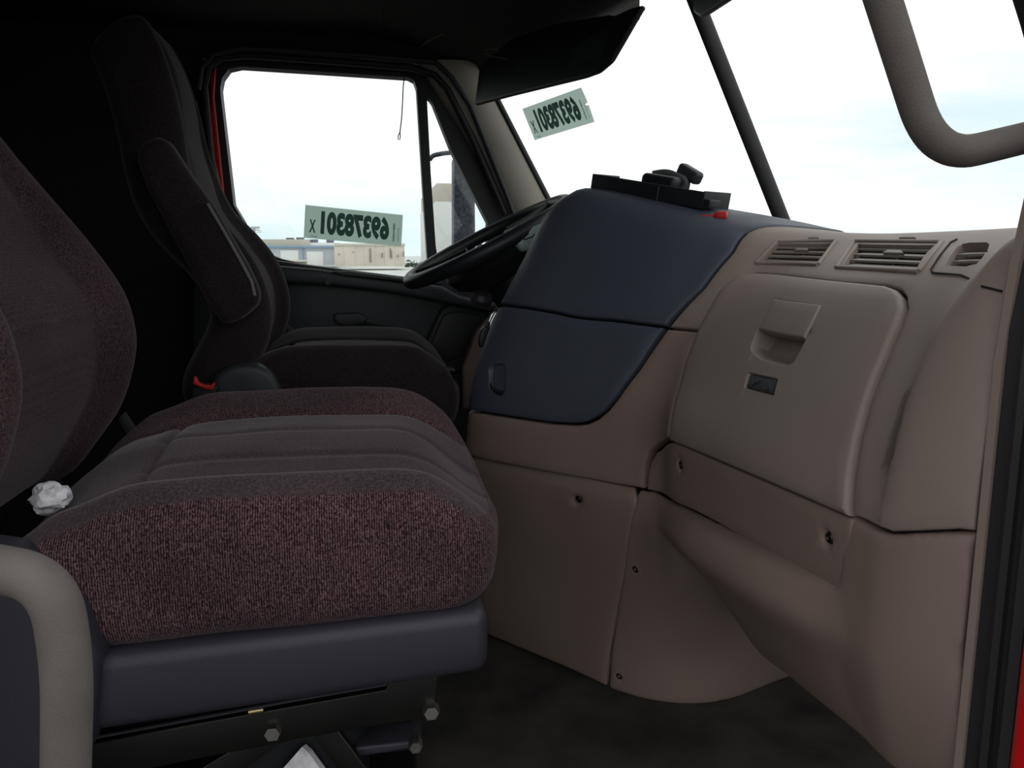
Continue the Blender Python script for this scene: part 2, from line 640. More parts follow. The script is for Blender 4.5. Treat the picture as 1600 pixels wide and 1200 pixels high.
class Surf:
    """smooth sheet through a net of places, with metric parameters (v across, u along a profile)"""

    def __init__(self, ctrl, sub=6):
        self.c = [[Vector(p) for p in row] for row in ctrl]
        self.ni, self.nk = len(self.c), len(self.c[0])
        km = self.nk // 2
        self.v = [0.0]
        for i in range(1, self.ni):
            self.v.append(self.v[-1] + (self.c[i][km] - self.c[i - 1][km]).length)
        self.u = [0.0]
        for k in range(1, self.nk):
            self.u.append(self.u[-1] + sum((self.c[i][k] - self.c[i][k - 1]).length for i in range(self.ni)) / self.ni)
        self.sub = sub
        self.gi, self.gk = (self.ni - 1) * sub + 1, (self.nk - 1) * sub + 1
        self.g = [[self.ik(a / sub, b / sub) for b in range(self.gk)] for a in range(self.gi)]
        vs_ = [p for row in self.g for p in row]
        fs = []
        self.fi = []
        for a in range(self.gi - 1):
            for b in range(self.gk - 1):
                q = a * self.gk + b
                fs.append((q, q + self.gk, q + self.gk + 1, q + 1))
                self.fi.append((a, b))
        self.bvh = BVHTree.FromPolygons(vs_, fs)
        self.verts, self.faces = vs_, fs
        self.sgn = 1
        mid = self.nrm(self.ni / 2, self.nk / 2)
        if mid.dot(CAM - self.ik(self.ni / 2, self.nk / 2)) < 0:
            self.sgn = -1

    def ik(self, i, k):
        i = max(0, min(self.ni - 1, i))
        k = max(0, min(self.nk - 1, k))
        i0 = min(int(i), self.ni - 2)
        k0 = min(int(k), self.nk - 2)
        ti, tk = i - i0, k - k0

        def row(a):
            a = max(0, min(self.ni - 1, a))
            r_ = self.c[a]
            g = lambda b: r_[max(0, min(self.nk - 1, b))]
            return cr(g(k0 - 1), g(k0), g(k0 + 1), g(k0 + 2), tk)
        return cr(row(i0 - 1), row(i0), row(i0 + 1), row(i0 + 2), ti)

    def nrm(self, i, k):
        e = 0.04
        a = self.ik(i + e, k) - self.ik(i - e, k)
        b = self.ik(i, k + e) - self.ik(i, k - e)
        return a.cross(b).normalized() * self.sgn

    def to_idx(self, arr, s):
        if s <= arr[0]:
            return 0.0
        for j in range(len(arr) - 1):
            if s <= arr[j + 1]:
                return j + (s - arr[j]) / max(1e-9, arr[j + 1] - arr[j])
        return float(len(arr) - 1)

    def par(self, i, k):
        def f(arr, q):
            j = max(0, min(len(arr) - 2, int(q)))
            return arr[j] + (arr[j + 1] - arr[j]) * (q - j)
        return Vector((f(self.v, i), f(self.u, k)))

    def hit(self, px, py):
        d = ray(px, py).normalized()
        loc, n, f, dist = self.bvh.ray_cast(CAM, d)
        if loc is None:
            loc, n, f, dist = self.bvh.find_nearest(CAM + d * 1.5)
            # nearest to the ray: march
            best = None
            for s in range(60):
                q = CAM + d * (0.5 + 0.025 * s)
                l2, n2, f2, d2 = self.bvh.find_nearest(q)
                if best is None or d2 < best[0]:
                    best = (d2, l2, f2)
            loc, f = best[1], best[2]
        a, b = self.fi[f]
        p00, p10, p01 = self.g[a][b], self.g[a + 1][b], self.g[a][b + 1]
        e1, e2, w = p10 - p00, p01 - p00, loc - p00
        A, B, C = e1.dot(e1), e1.dot(e2), e2.dot(e2)
        D, E = w.dot(e1), w.dot(e2)
        den = A * C - B * B or 1e-12
        s, t = (D * C - E * B) / den, (E * A - D * B) / den
        return self.par((a + s) / self.sub, (b + t) / self.sub)

    def pt(self, v, u, off=0.0):
        i, k = self.to_idx(self.v, v), self.to_idx(self.u, u)
        p = self.ik(i, k)
        if off:
            p = p + self.nrm(i, k) * off
        return p

    def conv(self, el):
        if isinstance(el[0], str):
            if el[0] == 'ik':
                return self.par(el[1], el[2])
            if el[0] == 'iz':
                best = min((abs(self.ik(el[1], k / 40.0).z - el[2]), k / 40.0) for k in range(int((self.nk - 1) * 28)))
                return self.par(el[1], best[1])
        return self.hit(el[0], el[1])


def body_mesh(name, S, off, m, parent, fmat=None, keep=None):
    vs_ = []
    for a in range(S.gi):
        for b in range(S.gk):
            i, k = a / S.sub, b / S.sub
            vs_.append(S.ik(i, k) + S.nrm(i, k) * off)
    fs_ = [list(f) for f, (a, b) in zip(S.faces, S.fi) if keep is None or keep(a / S.sub, b / S.sub)]
    o = obj(name, vs_, fs_, m, parent, angle=60, fix=False)
    if fmat:
        for p, (a, b) in zip(o.data.polygons, S.fi):
            p.material_index = fmat(a / S.sub, b / S.sub)
    return o


def sstep(a, b, x):
    t = max(0.0, min(1.0, (x - a) / (b - a)))
    return t * t * (3 - 2 * t)


def panel(name, S, outline, m, parent, t=0.004, bev=0.004, skirt=0.02, step=0.022, recess=(), dimples=(), holes=(), cres=0.006):
    """moulded panel lying on a reference sheet: rounded rim, skirt behind, optional recesses, dimples and holes
    recess: (px outline, depth fn or value, wall width)"""
    ring = clean(resample([S.conv(e) for e in outline], cres), 0.0012)
    n = len(ring)
    hp = [clean(resample([S.conv(e) for e in h], cres), 0.001) for h in holes]
    recs = []
    extra = []
    for (ol, dep, wal) in recess:
        rp = clean(resample([S.conv(e) for e in ol], 0.004), 0.001)
        recs.append((rp, dep, wal))
        extra.append(rp)
        extra.append(inset(rp, wal))
        extra.append(inset(rp, wal * 0.5))
    dim = []
    for (px, py, rad, dep) in dimples:
        c = S.hit(px, py)
        dim.append((c, rad, dep))
        for f in (0.3, 0.55, 0.8, 1.05):
            extra.append([c + Vector((math.cos(a_ * math.pi / 6), math.sin(a_ * math.pi / 6))) * rad * f for a_ in range(12)])
        extra.append([c])

    def off(p):
        o = 0.0
        for (rp, dep, wal) in recs:
            if inside(rp, p.x, p.y):
                d = dist_poly(rp, p.x, p.y)
                o -= (dep(p) if callable(dep) else dep) * sstep(0, wal, d)
        for (c, rad, dep) in dim:
            q = (p - c).length
            if q < rad:
                o -= dep * (1 - sstep(0.45 * rad, rad, q))
        return o
    verts, faces = [], []
    seq = [(ring, t - bev - skirt), (ring, t - bev), (inset(ring, bev * 0.3), t - bev * 0.3), (inset(ring, bev), t)]
    for rg, o_ in seq:
        for p in rg:
            verts.append(S.pt(p.x, p.y, o_ + (off(p) if o_ >= t - bev * .4 else 0)))
    for i in range(3):
        for k in range(n):
            k2 = (k + 1) % n
            faces.append([i * n + k, i * n + k2, (i + 1) * n + k2, (i + 1) * n + k])
    V, T = fill2d(seq[3][0], hp, step, extra)
    b = len(verts)
    verts += [S.pt(p.x, p.y, t + off(p)) for p in V]
    faces += [[b + i for i in q] for q in T]
    for h in hp:
        b = len(verts)
        q = len(h)
        verts += [S.pt(p.x, p.y, t) for p in h] + [S.pt(p.x, p.y, t - skirt - bev) for p in h]
        faces += [[b + i, b + (i + 1) % q, b + q + (i + 1) % q, b + q + i] for i in range(q)]
    me = bpy.data.meshes.new(name)
    me.from_pydata([tuple(v) for v in verts], [], faces)
    bm = bmesh.new()
    bm.from_mesh(me)
    bmesh.ops.remove_doubles(bm, verts=bm.verts, dist=2e-5)
    bmesh.ops.recalc_face_normals(bm, faces=bm.faces)
    bm.to_mesh(me)
    bm.free()
    return link(name, me, m, parent, True, 50)


def rpx(pts, r, n=6):
    """round the corners of a traced outline"""
    return [(p.x, p.y) for p in fillet([Vector((a, b)) for a, b in pts], r, n, True)]


def text_mesh(body, bold=0.0):
    c = bpy.data.curves.new('txt', 'FONT')
    c.body = body
    c.offset = bold
    c.resolution_u = 4
    o = bpy.data.objects.new('txt', c)
    COL.objects.link(o)
    dg = bpy.context.evaluated_depsgraph_get()
    me = bpy.data.meshes.new_from_object(o.evaluated_get(dg))
    bpy.data.objects.remove(o)
    return me


#==PARTS==
# ================================================================== the cab shell
YN, YF = 0.58, 2.48          # door planes, near (open) and far
XB = -0.50                   # rear edge of the door openings


def box(name, lo, hi, m, parent=None, r=0.006):
    lo, hi = Vector(lo), Vector(hi)
    return rbox(name, (lo + hi) / 2, tuple((hi - lo) / 2), r, m, parent, nm=1, nr=2)


tag(box('floor', (-1.5, 0.46, -0.06), (1.15, 2.56, 0.0), M['mat_floor']), kind='structure')
tag(box('ceiling', (-1.5, 0.48, 1.50), (0.42, 2.60, 1.56), M['headliner']), kind='structure')
tag(box('wall_front', (1.02, 0.46, 0.0), (1.08, 2.56, 0.86), M['shadow_gap']), kind='structure')
tag(box('wall_right', (-1.5, 0.50, 0.0), (XB - 0.12, 0.56, 1.56), M['headliner']), kind='structure')

# rear: a pleated dark curtain closing off the sleeper
vs_, fs_ = [], []
N = 140
for a in range(N + 1):
    y = 0.50 + 2.06 * a / N
    x = -1.10 + 0.022 * math.sin(a * 0.62) + 0.012 * math.sin(a * 1.7 + 1)
    vs_ += [Vector((x, y, 0.0)), Vector((x + 0.01, y, 0.8)), Vector((x, y, 1.52))]
for a in range(N):
    for k in range(2):
        fs_.append([a * 3 + k, a * 3 + 3 + k, a * 3 + 4 + k, a * 3 + 1 + k])
tag(obj('wall_rear', vs_, fs_, M['curtain']), kind='structure')
tag(box('wall_rear_panel', (-1.32, 0.5, 0.0), (-1.26, 2.56, 1.52), M['headliner']), kind='structure')

# ---- windscreen: two curved panes meeting at a centre post
ZW0, ZW1 = 0.86, 1.43


def wx(y, z):
    """forward position of the glass at a lateral place and a height"""
    t = min(1.0, abs(y - 1.54) / 0.935)
    xa = 0.62 - 0.55 * (z - 0.90)
    xc = 0.85 - 0.494 * (z - 0.91)
    return xc + (xa - xc) * (0.45 * t + 0.55 * t ** 2.2)


def pane(name, y0, y1):
    vs2, fs2 = [], []
    A, B = 16, 8
    for a in range(A + 1):
        for b in range(B + 1):
            y = y0 + (y1 - y0) * a / A
            z = ZW0 + (ZW1 - ZW0) * b / B
            vs2.append(Vector((wx(y, z), y, z)))
    for a in range(A):
        for b in range(B):
            q = a * (B + 1) + b
            fs2.append([q, q + B + 1, q + B + 2, q + 1])
    return tag(obj(name, vs2, fs2, M['glass'], fix=False), kind='structure')


pane('window_1', 0.615, 1.525)
pane('window_2', 1.555, 2.465)
# centre post with a rubber face
path = [Vector((wx(1.54, z) - 0.004, 1.54, z)) for z in [ZW0 + 0.006 + (ZW1 - ZW0) * k / 6 for k in range(7)]]
tag(tube('trim_1', path, 0.017, M['rubber'], seg=10, flat=0.62), kind='structure')
# black rubber edge of the glass along the driver's pillar and along the cowl
path = [Vector((wx(2.462, z) - 0.003, 2.462, z)) for z in [ZW0 + (ZW1 - ZW0) * k / 6 for k in range(7)]]
tag(tube('trim_2', path, 0.010, M['rubber'], seg=8), kind='structure')
path = [Vector((wx(y, ZW0) + 0.004, y, ZW0 + 0.01)) for y in [0.62 + 1.84 * k / 24 for k in range(25)]]
tag(tube('trim_3', path, 0.012, M['rubber'], seg=8), kind='structure')

# ---- driver's pillar trim: moulding between the door seal and the glass, sky light painted into its tone
zs = [0.86, 0.95, 1.05, 1.15, 1.25, 1.34, 1.43]
net = []
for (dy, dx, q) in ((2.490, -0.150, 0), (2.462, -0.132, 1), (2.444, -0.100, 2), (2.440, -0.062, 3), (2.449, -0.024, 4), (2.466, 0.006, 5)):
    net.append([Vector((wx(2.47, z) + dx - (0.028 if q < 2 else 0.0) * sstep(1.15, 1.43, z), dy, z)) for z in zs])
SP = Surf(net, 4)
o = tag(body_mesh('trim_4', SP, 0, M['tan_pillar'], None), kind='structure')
# near pillar, mostly outside the picture
net = []
for (dy, dx) in ((0.570, -0.045), (0.576, -0.025), (0.592, 0.0), (0.604, 0.018), (0.585, 0.045), (0.535, 0.04), (0.54, -0.03), (0.570, -0.045)):
    net.append([Vector((wx(0.61, z) + dx - 0.05 * sstep(1.0, .86, z), dy, z)) for z in zs])
tag(body_mesh('trim_5', Surf(net, 4), 0, M['rubber'], None), kind='structure')

# ---- header above the glass: curved moulding from the windscreen top to the ceiling
net = []
for y in [0.52 + 2.0 * k / 16 for k in range(17)]:
    x0 = wx(min(max(y, 0.61), 2.47), 1.43)
    net.append([Vector((x0 + 0.05, y, 1.43)), Vector((x0 + 0.005, y, 1.418)), Vector((x0 - 0.03, y, 1.424)),
                Vector((x0 - 0.10, y, 1.452)), Vector((x0 - 0.17, y, 1.472)), Vector((x0 - 0.19, y, 1.500)), Vector((x0 - 0.16, y, 1.52))])
SH = Surf(net, 4)
tag(body_mesh('trim_6', SH, 0, M['headliner'], None), kind='structure')
vs_, fs_ = [], []
for k in range(25):
    y = 0.50 + 2.08 * k / 24
    x1 = wx(min(max(y, 0.61), 2.47), 1.43) + 0.03
    for z in (1.50, 1.56):
        vs_ += [Vector((0.05, y, z)), Vector((x1, y, z if z > 1.55 else 1.432))]
for k in range(24):
    q = k * 4
    fs_ += [[q, q + 1, q + 5, q + 4], [q + 2, q + 3, q + 7, q + 6], [q + 1, q + 3, q + 7, q + 5]]
tag(obj('ceiling_front', vs_, fs_, M['headliner'], angle=30), kind='structure')
# pale seam bead between header and headliner
path = [SH.ik(i / 4.0, 4.15) + Vector((0, 0, -0.004)) for i in range(65)]
tag(tube('trim_7', path, 0.003, M['slat'], seg=6), kind='structure')

# ================================================================== driver's door and the wall round it
hole_main = [(375, 104), (500, 112), (638, 121), (647, 126), (651, 138), (661, 300), (668, 405), (668, 436), (640, 433.5), (560, 424), (480, 413.5),
             (440, 405), (415, 395), (398, 380), (380, 345), (365, 320), (345, 150), (344, 138), (347, 122), (357, 108)]
hole_vent = [(667, 151.5), (671, 154), (676, 161), (705, 235), (762, 348), (762, 392), (700, 418), (685, 412), (681, 385), (673, 270)]
d1 = empty('door_1', (0, YF, 0.0))
tag(d1, kind='structure')
outer = [(322, 92), (345, 80), (380, 79), (640, 99), (672, 106), (700, 125), (800, 345), (812, 400), (812, 440), (668, 448), (560, 432), (420, 410), (372, 410), (345, 330), (318, 140)]
side_slab('window_frame', outer, 2.485, 0.05, M['rubber'], d1, bev=0.006, holes=[hole_main, hole_vent], step=0.05)
# outer wall skin beyond the door
wall_out = [(-500, -160), (1000, -160), (1000, 30), (745, 92), (760, 140), (830, 300), (880, 420), (900, 900), (-500, 900)]
tag(side_slab('wall_left', wall_out, 2.515, 0.05, M['headliner'], None, bev=0.004, holes=[[(318, 92), (345, 76), (690, 100), (708, 125), (820, 350), (820, 450), (700, 470), (372, 420), (345, 330), (313, 140)]], step=0.1), kind='structure')
# panes
gl = side_slab('glass_pane', [(340, 98), (660, 115), (676, 445), (400, 420), (340, 300)], 2.505, 0.004, M['glass'], d1, bev=0.0005, nb=1)
gl2 = side_slab('vent_pane', [(660, 146), (680, 146), (775, 352), (775, 440), (680, 440)], 2.507, 0.004, M['glass'], d1, bev=0.0005, nb=1)
# red painted jamb showing between seal and rear of the frame
side_slab('red_jamb', [(330, 118), (337, 104), (334, 150), (352, 322), (362, 350), (352, 352), (336, 270), (329, 190)], 2.462, 0.02, M['red'], d1, bev=0.002)
sd = tube('door_seal', [P(a, b, y=2.455) for a, b in [(372, 420), (350, 340), (330, 250), (324, 190), (319, 135), (326, 104), (345, 90), (385, 86), (500, 94), (640, 105), (680, 118), (700, 140), (740, 220), (790, 335)]], 0.011, M['rubber'], d1, seg=8)
seal2 = tube('door_seal', [P(a, b, y=2.44) for a, b in [(310, 140), (315, 105), (335, 84), (380, 75), (560, 86), (680, 97), (705, 120), (735, 165), (790, 300), (812, 360)]], 0.008, M['charcoal'], d1, seg=8)
# inner door panel: top rail, recess, pull, speaker
M['door'] = mat('dark_door_trim', (0.030, 0.037, 0.042), 0.5, bump=0.2, bscale=500)
side_slab('door_panel', [(300, 402), (420, 410), (560, 429), (655, 440), (668, 436), (720, 425), (800, 415), (900, 430), (880, 760), (300, 760)], 2.462, 0.03, M['door'], d1, bev=0.008, step=0.05)
side_slab('top_rail', [(330, 395), (425, 414), (500, 421), (560, 430), (640, 441), (690, 447), (720, 462), (800, 478), (800, 496), (690, 474), (600, 457), (500, 446), (430, 443), (330, 430)], 2.415, 0.05, M['charcoal'], d1, bev=0.012, step=0.04)
side_slab('sill_strip', [(410, 404), (480, 414), (560, 424), (640, 434), (690, 440), (690, 446), (640, 441), (560, 430), (480, 420), (410, 411)], 2.44, 0.035, M['charcoal'], d1, bev=0.004)
side_slab('grip_tray', [(520, 424), (545, 424), (640, 436), (645, 440), (630, 441), (530, 431)], 2.41, 0.02, M['black'], d1, bev=0.004)
for (a, b) in ((512, 440), (683, 462)):
    c = P(a, b, y=2.415)
    lathe('screw_cap', [(0.012, -0.006), (0.012, 0.002), (0.009, 0.003), (0.004, 0.0025)], c, (0, -1, 0), M['black'], d1, 14)
armr = side_slab('armrest', [(545, 512), (570, 505), (600, 510), (628, 515), (630, 524), (600, 530), (560, 560), (520, 575), (500, 560), (520, 530)], 2.40, 0.07, M['black'], d1, bev=0.02, step=0.03)
side_slab('pull_cup', rpx([(520, 490), (560, 488), (575, 496), (572, 505), (540, 512), (522, 505)], 6), 2.452, 0.02, M['charcoal'], d1, bev=0.006)
side_slab('lower_moulding', [(438, 500), (452, 505), (470, 525), (500, 545), (560, 560), (640, 590), (640, 640), (430, 640)], 2.43, 0.04, M['charcoal'], d1, bev=0.012)
sp = side_slab('speaker_surround', rpx([(690, 480), (715, 472), (770, 486), (775, 510), (760, 540), (725, 580), (700, 590), (650, 585), (655, 560), (675, 510)], 10), 2.44, 0.03, M['charcoal'], d1, bev=0.01)
side_slab('speaker_grille', rpx([(692, 492), (712, 486), (752, 494), (755, 508), (742, 534), (718, 560), (695, 567), (668, 562), (674, 535)], 8), 2.434, 0.02, M['black'], d1, bev=0.004)

# ================================================================== near door jamb (open passenger door)
# tan closing strip, black seals, red body edge
def jamb(name, xy, m, z0=0.05, z1=0.93, lean=0.0):
    vs2, fs2 = [], []
    zz = [z0 + (z1 - z0) * k / 12 for k in range(13)]
    for z in zz:
        for (a, b) in xy:
            vs2.append(Vector((a + lean * sstep(0.80, 1.0, z), b, z)))
    n = len(xy)
    for i in range(12):
        for k in range(n - 1):
            fs2.append([i * n + k, i * n + k + 1, (i + 1) * n + k + 1, (i + 1) * n + k])
    return obj(name, vs2, fs2, m, None, angle=35)


jt = jamb('trim_8', [(0.60, 0.592), (0.530, 0.591), (0.516, 0.588), (0.511, 0.582), (0.513, 0.575), (0.54, 0.572)], M['tan'], 0.0, 0.95, 0.02)
tag(jt, kind='structure')
ring = [(0.56, 0.575), (0.515, 0.574), (0.511, 0.568), (0.514, 0.560), (0.508, 0.554), (0.506, 0.548), (0.509, 0.543), (0.507, 0.536), (0.501, 0.530), (0.499, 0.522), (0.503, 0.515), (0.512, 0.512), (0.56, 0.512)]
tag(jamb('trim_9', ring, M['rubber'], -0.2, 1.02, 0.02), kind='structure')
ring = [(0.56, 0.511), (0.506, 0.510), (0.496, 0.506), (0.492, 0.498), (0.494, 0.488), (0.504, 0.482), (0.60, 0.48)]
tag(jamb('trim_10', ring, M['red'], -0.6, 1.0, 0.02), kind='structure')

# door sill below and rear pillar on the near side
tag(box('trim_12', (XB - 0.14, 0.50, 0.0), (XB - 0.02, 0.58, 1.50), M['rubber'], r=0.02), kind='structure')
tag(box('trim_13', (XB - 0.1, 0.46, -0.10), (0.55, 0.56, 0.012), M['charcoal'], r=0.01), kind='structure')
tag(box('trim_14', (XB - 0.1, 0.49, 1.44), (0.40, 0.58, 1.53), M['rubber'], r=0.02), kind='structure')
# ================================================================== dashboard
dash = empty('dashboard', (0.55, 1.3, 0.0))
tag(dash, 'tan and navy moulded dashboard with glove box and centre console', 'dashboard')

# reference sheet: stations from the near door across to the driver's side of the centre stack
def st(y, pts, ys=None):
    return [Vector((p[0], (y if ys is None else ys[k]), p[1])) for k, p in enumerate(pts)]


NET = [
    st(0.585, [(.545, .36), (.530, .45), (.520, .53), (.515, .61), (.515, .68), (.520, .75), (.528, .81), (.545, .860), (.570, .890), (.61, .902), (.68, .896)]),
    st(0.615, [(.530, .36), (.512, .45), (.503, .53), (.500, .61), (.500, .68), (.505, .75), (.513, .81), (.528, .862), (.556, .892), (.60, .905), (.69, .898)]),
    st(0.66, [(.512, .36), (.497, .45), (.489, .53), (.486, .61), (.489, .68), (.498, .75), (.512, .81), (.536, .860), (.570, .890), (.63, .905), (.72, .898)],
       [.675, .672, .670, .668, .664, .658, .648, .638, .632, .63, .63]),
    st(0.705, [(.512, .36), (.4975, .45), (.489, .53), (.486, .61), (.4985, .68), (.518, .75), (.543, .81), (.575, .856), (.614, .885), (.674, .903), (.77, .898)]),
    st(0.95, [(.508, .36), (.494, .45), (.484, .53), (.480, .61), (.502, .68), (.534, .75), (.577, .81), (.625, .852), (.680, .882), (.745, .903), (.85, .898)]),
    st(1.17, [(.498, .36), (.482, .45), (.474, .53), (.474, .61), (.507, .68), (.544, .75), (.595, .81), (.655, .854), (.708, .884), (.77, .905), (.88, .898)]),
    st(1.27, [(.480, .36), (.478, .45), (.476, .53), (.477, .61), (.498, .68), (.525, .75), (.560, .81), (.600, .862), (.642, .900), (.70, .915), (.85, .905)]),
    st(1.36, [(.415, .36), (.410, .45), (.409, .53), (.414, .61), (.432, .68), (.458, .75), (.490, .82), (.525, .885), (.565, .925), (.63, .942), (.80, .925)]),
    st(1.47, [(.310, .36), (.305, .45), (.307, .53), (.318, .61), (.338, .68), (.364, .75), (.397, .83), (.432, .905), (.475, .952), (.55, .970), (.75, .945)]),
    st(1.575, [(.214, .36), (.212, .45), (.218, .53), (.229, .61), (.249, .69), (.274, .77), (.308, .86), (.340, .935), (.382, .980), (.46, .995), (.70, .96)]),
    st(1.625, [(.193, .36), (.190, .45), (.197, .53), (.208, .61), (.230, .69), (.257, .77), (.292, .86), (.325, .94), (.372, .987), (.45, 1.002), (.69, .965)]),
    st(1.655, [(.215, .36), (.212, .45), (.218, .53), (.230, .61), (.252, .69), (.280, .77), (.316, .86), (.352, .935), (.397, .978), (.47, .992), (.69, .960)]),
    st(1.670, [(.30, .36), (.30, .45), (.30, .53), (.31, .61), (.33, .69), (.36, .77), (.40, .86), (.44, .92), (.48, .955), (.53, .97), (.69, .95)]),
    st(1.68, [(.45, .36), (.45, .45), (.45, .53), (.45, .61), (.46, .69), (.48, .77), (.51, .86), (.54, .905), (.58, .93), (.62, .94), (.70, .93)]),
]
for r_, f_ in ((8, .45), (9, 1.0), (10, 1.0), (11, .8)):        # the rear corner of the stack leans back more at the top
    for k_, d_ in ((4, .003), (5, .009), (6, .022), (7, .029), (8, .029), (9, .02)):
        NET[r_][k_].x += d_ * f_
S = Surf(NET, 6)
IB = 6.15     # station where the navy stack begins
body_mesh('inner_shell', S, -0.045, M['shadow_gap'], dash, keep=lambda i, k: k >= 3.2 or i > 4.5)

G_L = [(1180, 431), (1160, 434.5), (1143, 443), (1128, 457), (1108, 492), (1090, 530), (1075, 572), (1063, 620), (1056, 655), (1053, 688)]
G_R = [(1331, 806), (1332, 775), (1336, 735), (1344, 690), (1355, 645), (1370, 600), (1390, 552), (1408, 508), (1415.5, 485), (1414, 468), (1405, 457.5), (1390, 452.5)]
B_R = [(1165, 364.5), (1145, 394), (1100, 450), (1045, 510.5), (1000, 575), (965, 622), (950, 640), (935, 653), (918, 661), (900, 663)]

# vents: traced outlines on the pad
vent1 = [(1191, 410), (1217, 382.5), (1299, 383), (1277, 413.5)]
vent2 = [(1319, 418), (1342, 384), (1462, 386.5), (1434, 424)]
vent3 = [(1479.5, 418.5), (1497, 390), (1505, 385), (1516, 383), (1543, 382.5), (1547, 387), (1545, 396), (1536, 408), (1528, 416), (1512, 420)]
ventb = [vent1, vent2, vent3]

# upper pad with the bay for the glove box door
pad = [('ik', 6.22, 9.7), (1168, 366), (1147, 396), (1103, 451), (1048, 511.5), (1101, 516.5)] + \
      [(1104, 505), (1126, 463), (1141, 446), (1160, 437), (1180, 427.5), (1230, 432), (1300, 441), (1392, 448), (1410, 454), (1419, 466), (1421, 486),
       (1413, 511), (1395, 555), (1375, 602), (1360, 647), (1349, 692), (1341, 737), (1337, 776), (1336.5, 804.5)] + \
      [(1365, 817), (1397, 830.5)] + [(1450, 828.5), (1500, 826), ('iz', 0.1, .641)] + [('ik', 0.1, 6), ('ik', 0.1, 9.7), ('ik', 3, 9.7)]
# same plastic, scuffed along the corner ridge where boots rub it
M['tan_pad'] = M['tan'].copy()
M['tan_pad'].name = 'tan_plastic_scuffed'
_t = M['tan_pad'].node_tree
_b = _t.nodes['Principled BSDF']
_src = _b.inputs['Base Color'].links[0].from_socket
_p0, _p1 = S.pt(*S.hit(1428, 610)), S.pt(*S.hit(1392, 735))
_d = (_p1 - _p0)
_tc = _t.nodes.new('ShaderNodeTexCoord')
_mp = _t.nodes.new('ShaderNodeMapping')
_mp.vector_type = 'TEXTURE'
_mp.inputs['Location'].default_value = (_p0 + _p1) / 2
_mp.inputs['Rotation'].default_value = _d.to_track_quat('Z', 'Y').to_euler()
_mp.inputs['Scale'].default_value = (0.018, 0.018, _d.length * 0.62)
_ln = _t.nodes.new('ShaderNodeVectorMath')
_ln.operation = 'LENGTH'
_nz = _t.nodes.new('ShaderNodeTexNoise')
_nz.inputs['Scale'].default_value = 60
_nz.inputs['Detail'].default_value = 5
_ma = _t.nodes.new('ShaderNodeMath')
_ma.operation = 'MULTIPLY_ADD'
_ma.inputs[1].default_value = 1.3
_rp = _t.nodes.new('ShaderNodeValToRGB')
_rp.color_ramp.elements[0].position = 0.75
_rp.color_ramp.elements[0].color = (0.62, 0.62, 0.62, 1)
_rp.color_ramp.elements[1].position = 1.0
_rp.color_ramp.elements[1].color = (0, 0, 0, 1)
_ms = _t.nodes.new('ShaderNodeMath')
_ms.operation = 'MULTIPLY'
_ms.inputs[1].default_value = 0.62
_mx = _t.nodes.new('ShaderNodeMixRGB')
_mx.inputs['Color2'].default_value = (0.055, 0.046, 0.042, 1)
_t.links.new(_tc.outputs['Object'], _mp.inputs['Vector'])
_t.links.new(_mp.outputs['Vector'], _ln.inputs[0])
_t.links.new(_tc.outputs['Object'], _nz.inputs['Vector'])
_t.links.new(_nz.outputs['Fac'], _ma.inputs[0])
_t.links.new(_ln.outputs['Value'], _ma.inputs[2])
_t.links.new(_ma.outputs[0], _ms.inputs[0])
_t.links.new(_ms.outputs[0], _rp.inputs['Fac'])
_t.links.new(_rp.outputs['Color'], _mx.inputs['Fac'])
_t.links.new(_src, _mx.inputs['Color1'])
_t.links.new(_mx.outputs['Color'], _b.inputs['Base Color'])
panel('upper_pad', S, pad, M['tan_pad'], dash, t=0.003, bev=0.003, step=0.016,
      recess=[(v, 0.034, 0.003) for v in ventb] + [])
# raised rim of the pad above the glove box door
path = [S.pt(*S.hit(a, b), 0.004) for a, b in [(1176, 423), (1230, 428), (1300, 436), (1360, 441), (1400, 446), (1417, 455), (1425, 470)]]

# glove box door
gd = G_L + [(1120, 716), (1200, 750), (1270, 780)] + G_R + [(1320, 446), (1250, 438.5)]
latch = rpx([(1216, 473), (1293, 484), (1266, 541), (1250, 572), (1236, 577.5), (1196, 567), (1182, 556), (1180, 545)], 6)
lu = S.hit(1250, 480).y


def latch_depth(p):
    return 0.006 + 0.022 * (1 - sstep(0.0, 0.09, abs(p.y - S.hit(1230, 525).y) * 1.1))


badge = rpx([(1177, 585), (1225.5, 595.5), (1219, 623), (1170.5, 610)], 3)
glove = panel('glove_box_door', S, gd, M['tan'], dash, t=0.009, bev=0.006, step=0.016,
              recess=[(latch, latch_depth, 0.010), (badge, 0.005, 0.002)])


def on_surf(Sx, pxs, lo, hi):
    """solid tile following the sheet between two offsets"""
    ring = clean(resample([Sx.conv(e) for e in pxs], 0.006), 0.0008)
    return ring, (lambda a, b, d: Sx.pt(a, b, hi - d))


def tile(name, Sx, pxs, lo, hi, m, parent, bev=0.002, step=0.015):
    ring, put = on_surf(Sx, pxs, lo, hi)
    return slab(name, ring, put, hi - lo, bev, m, parent, step=step)


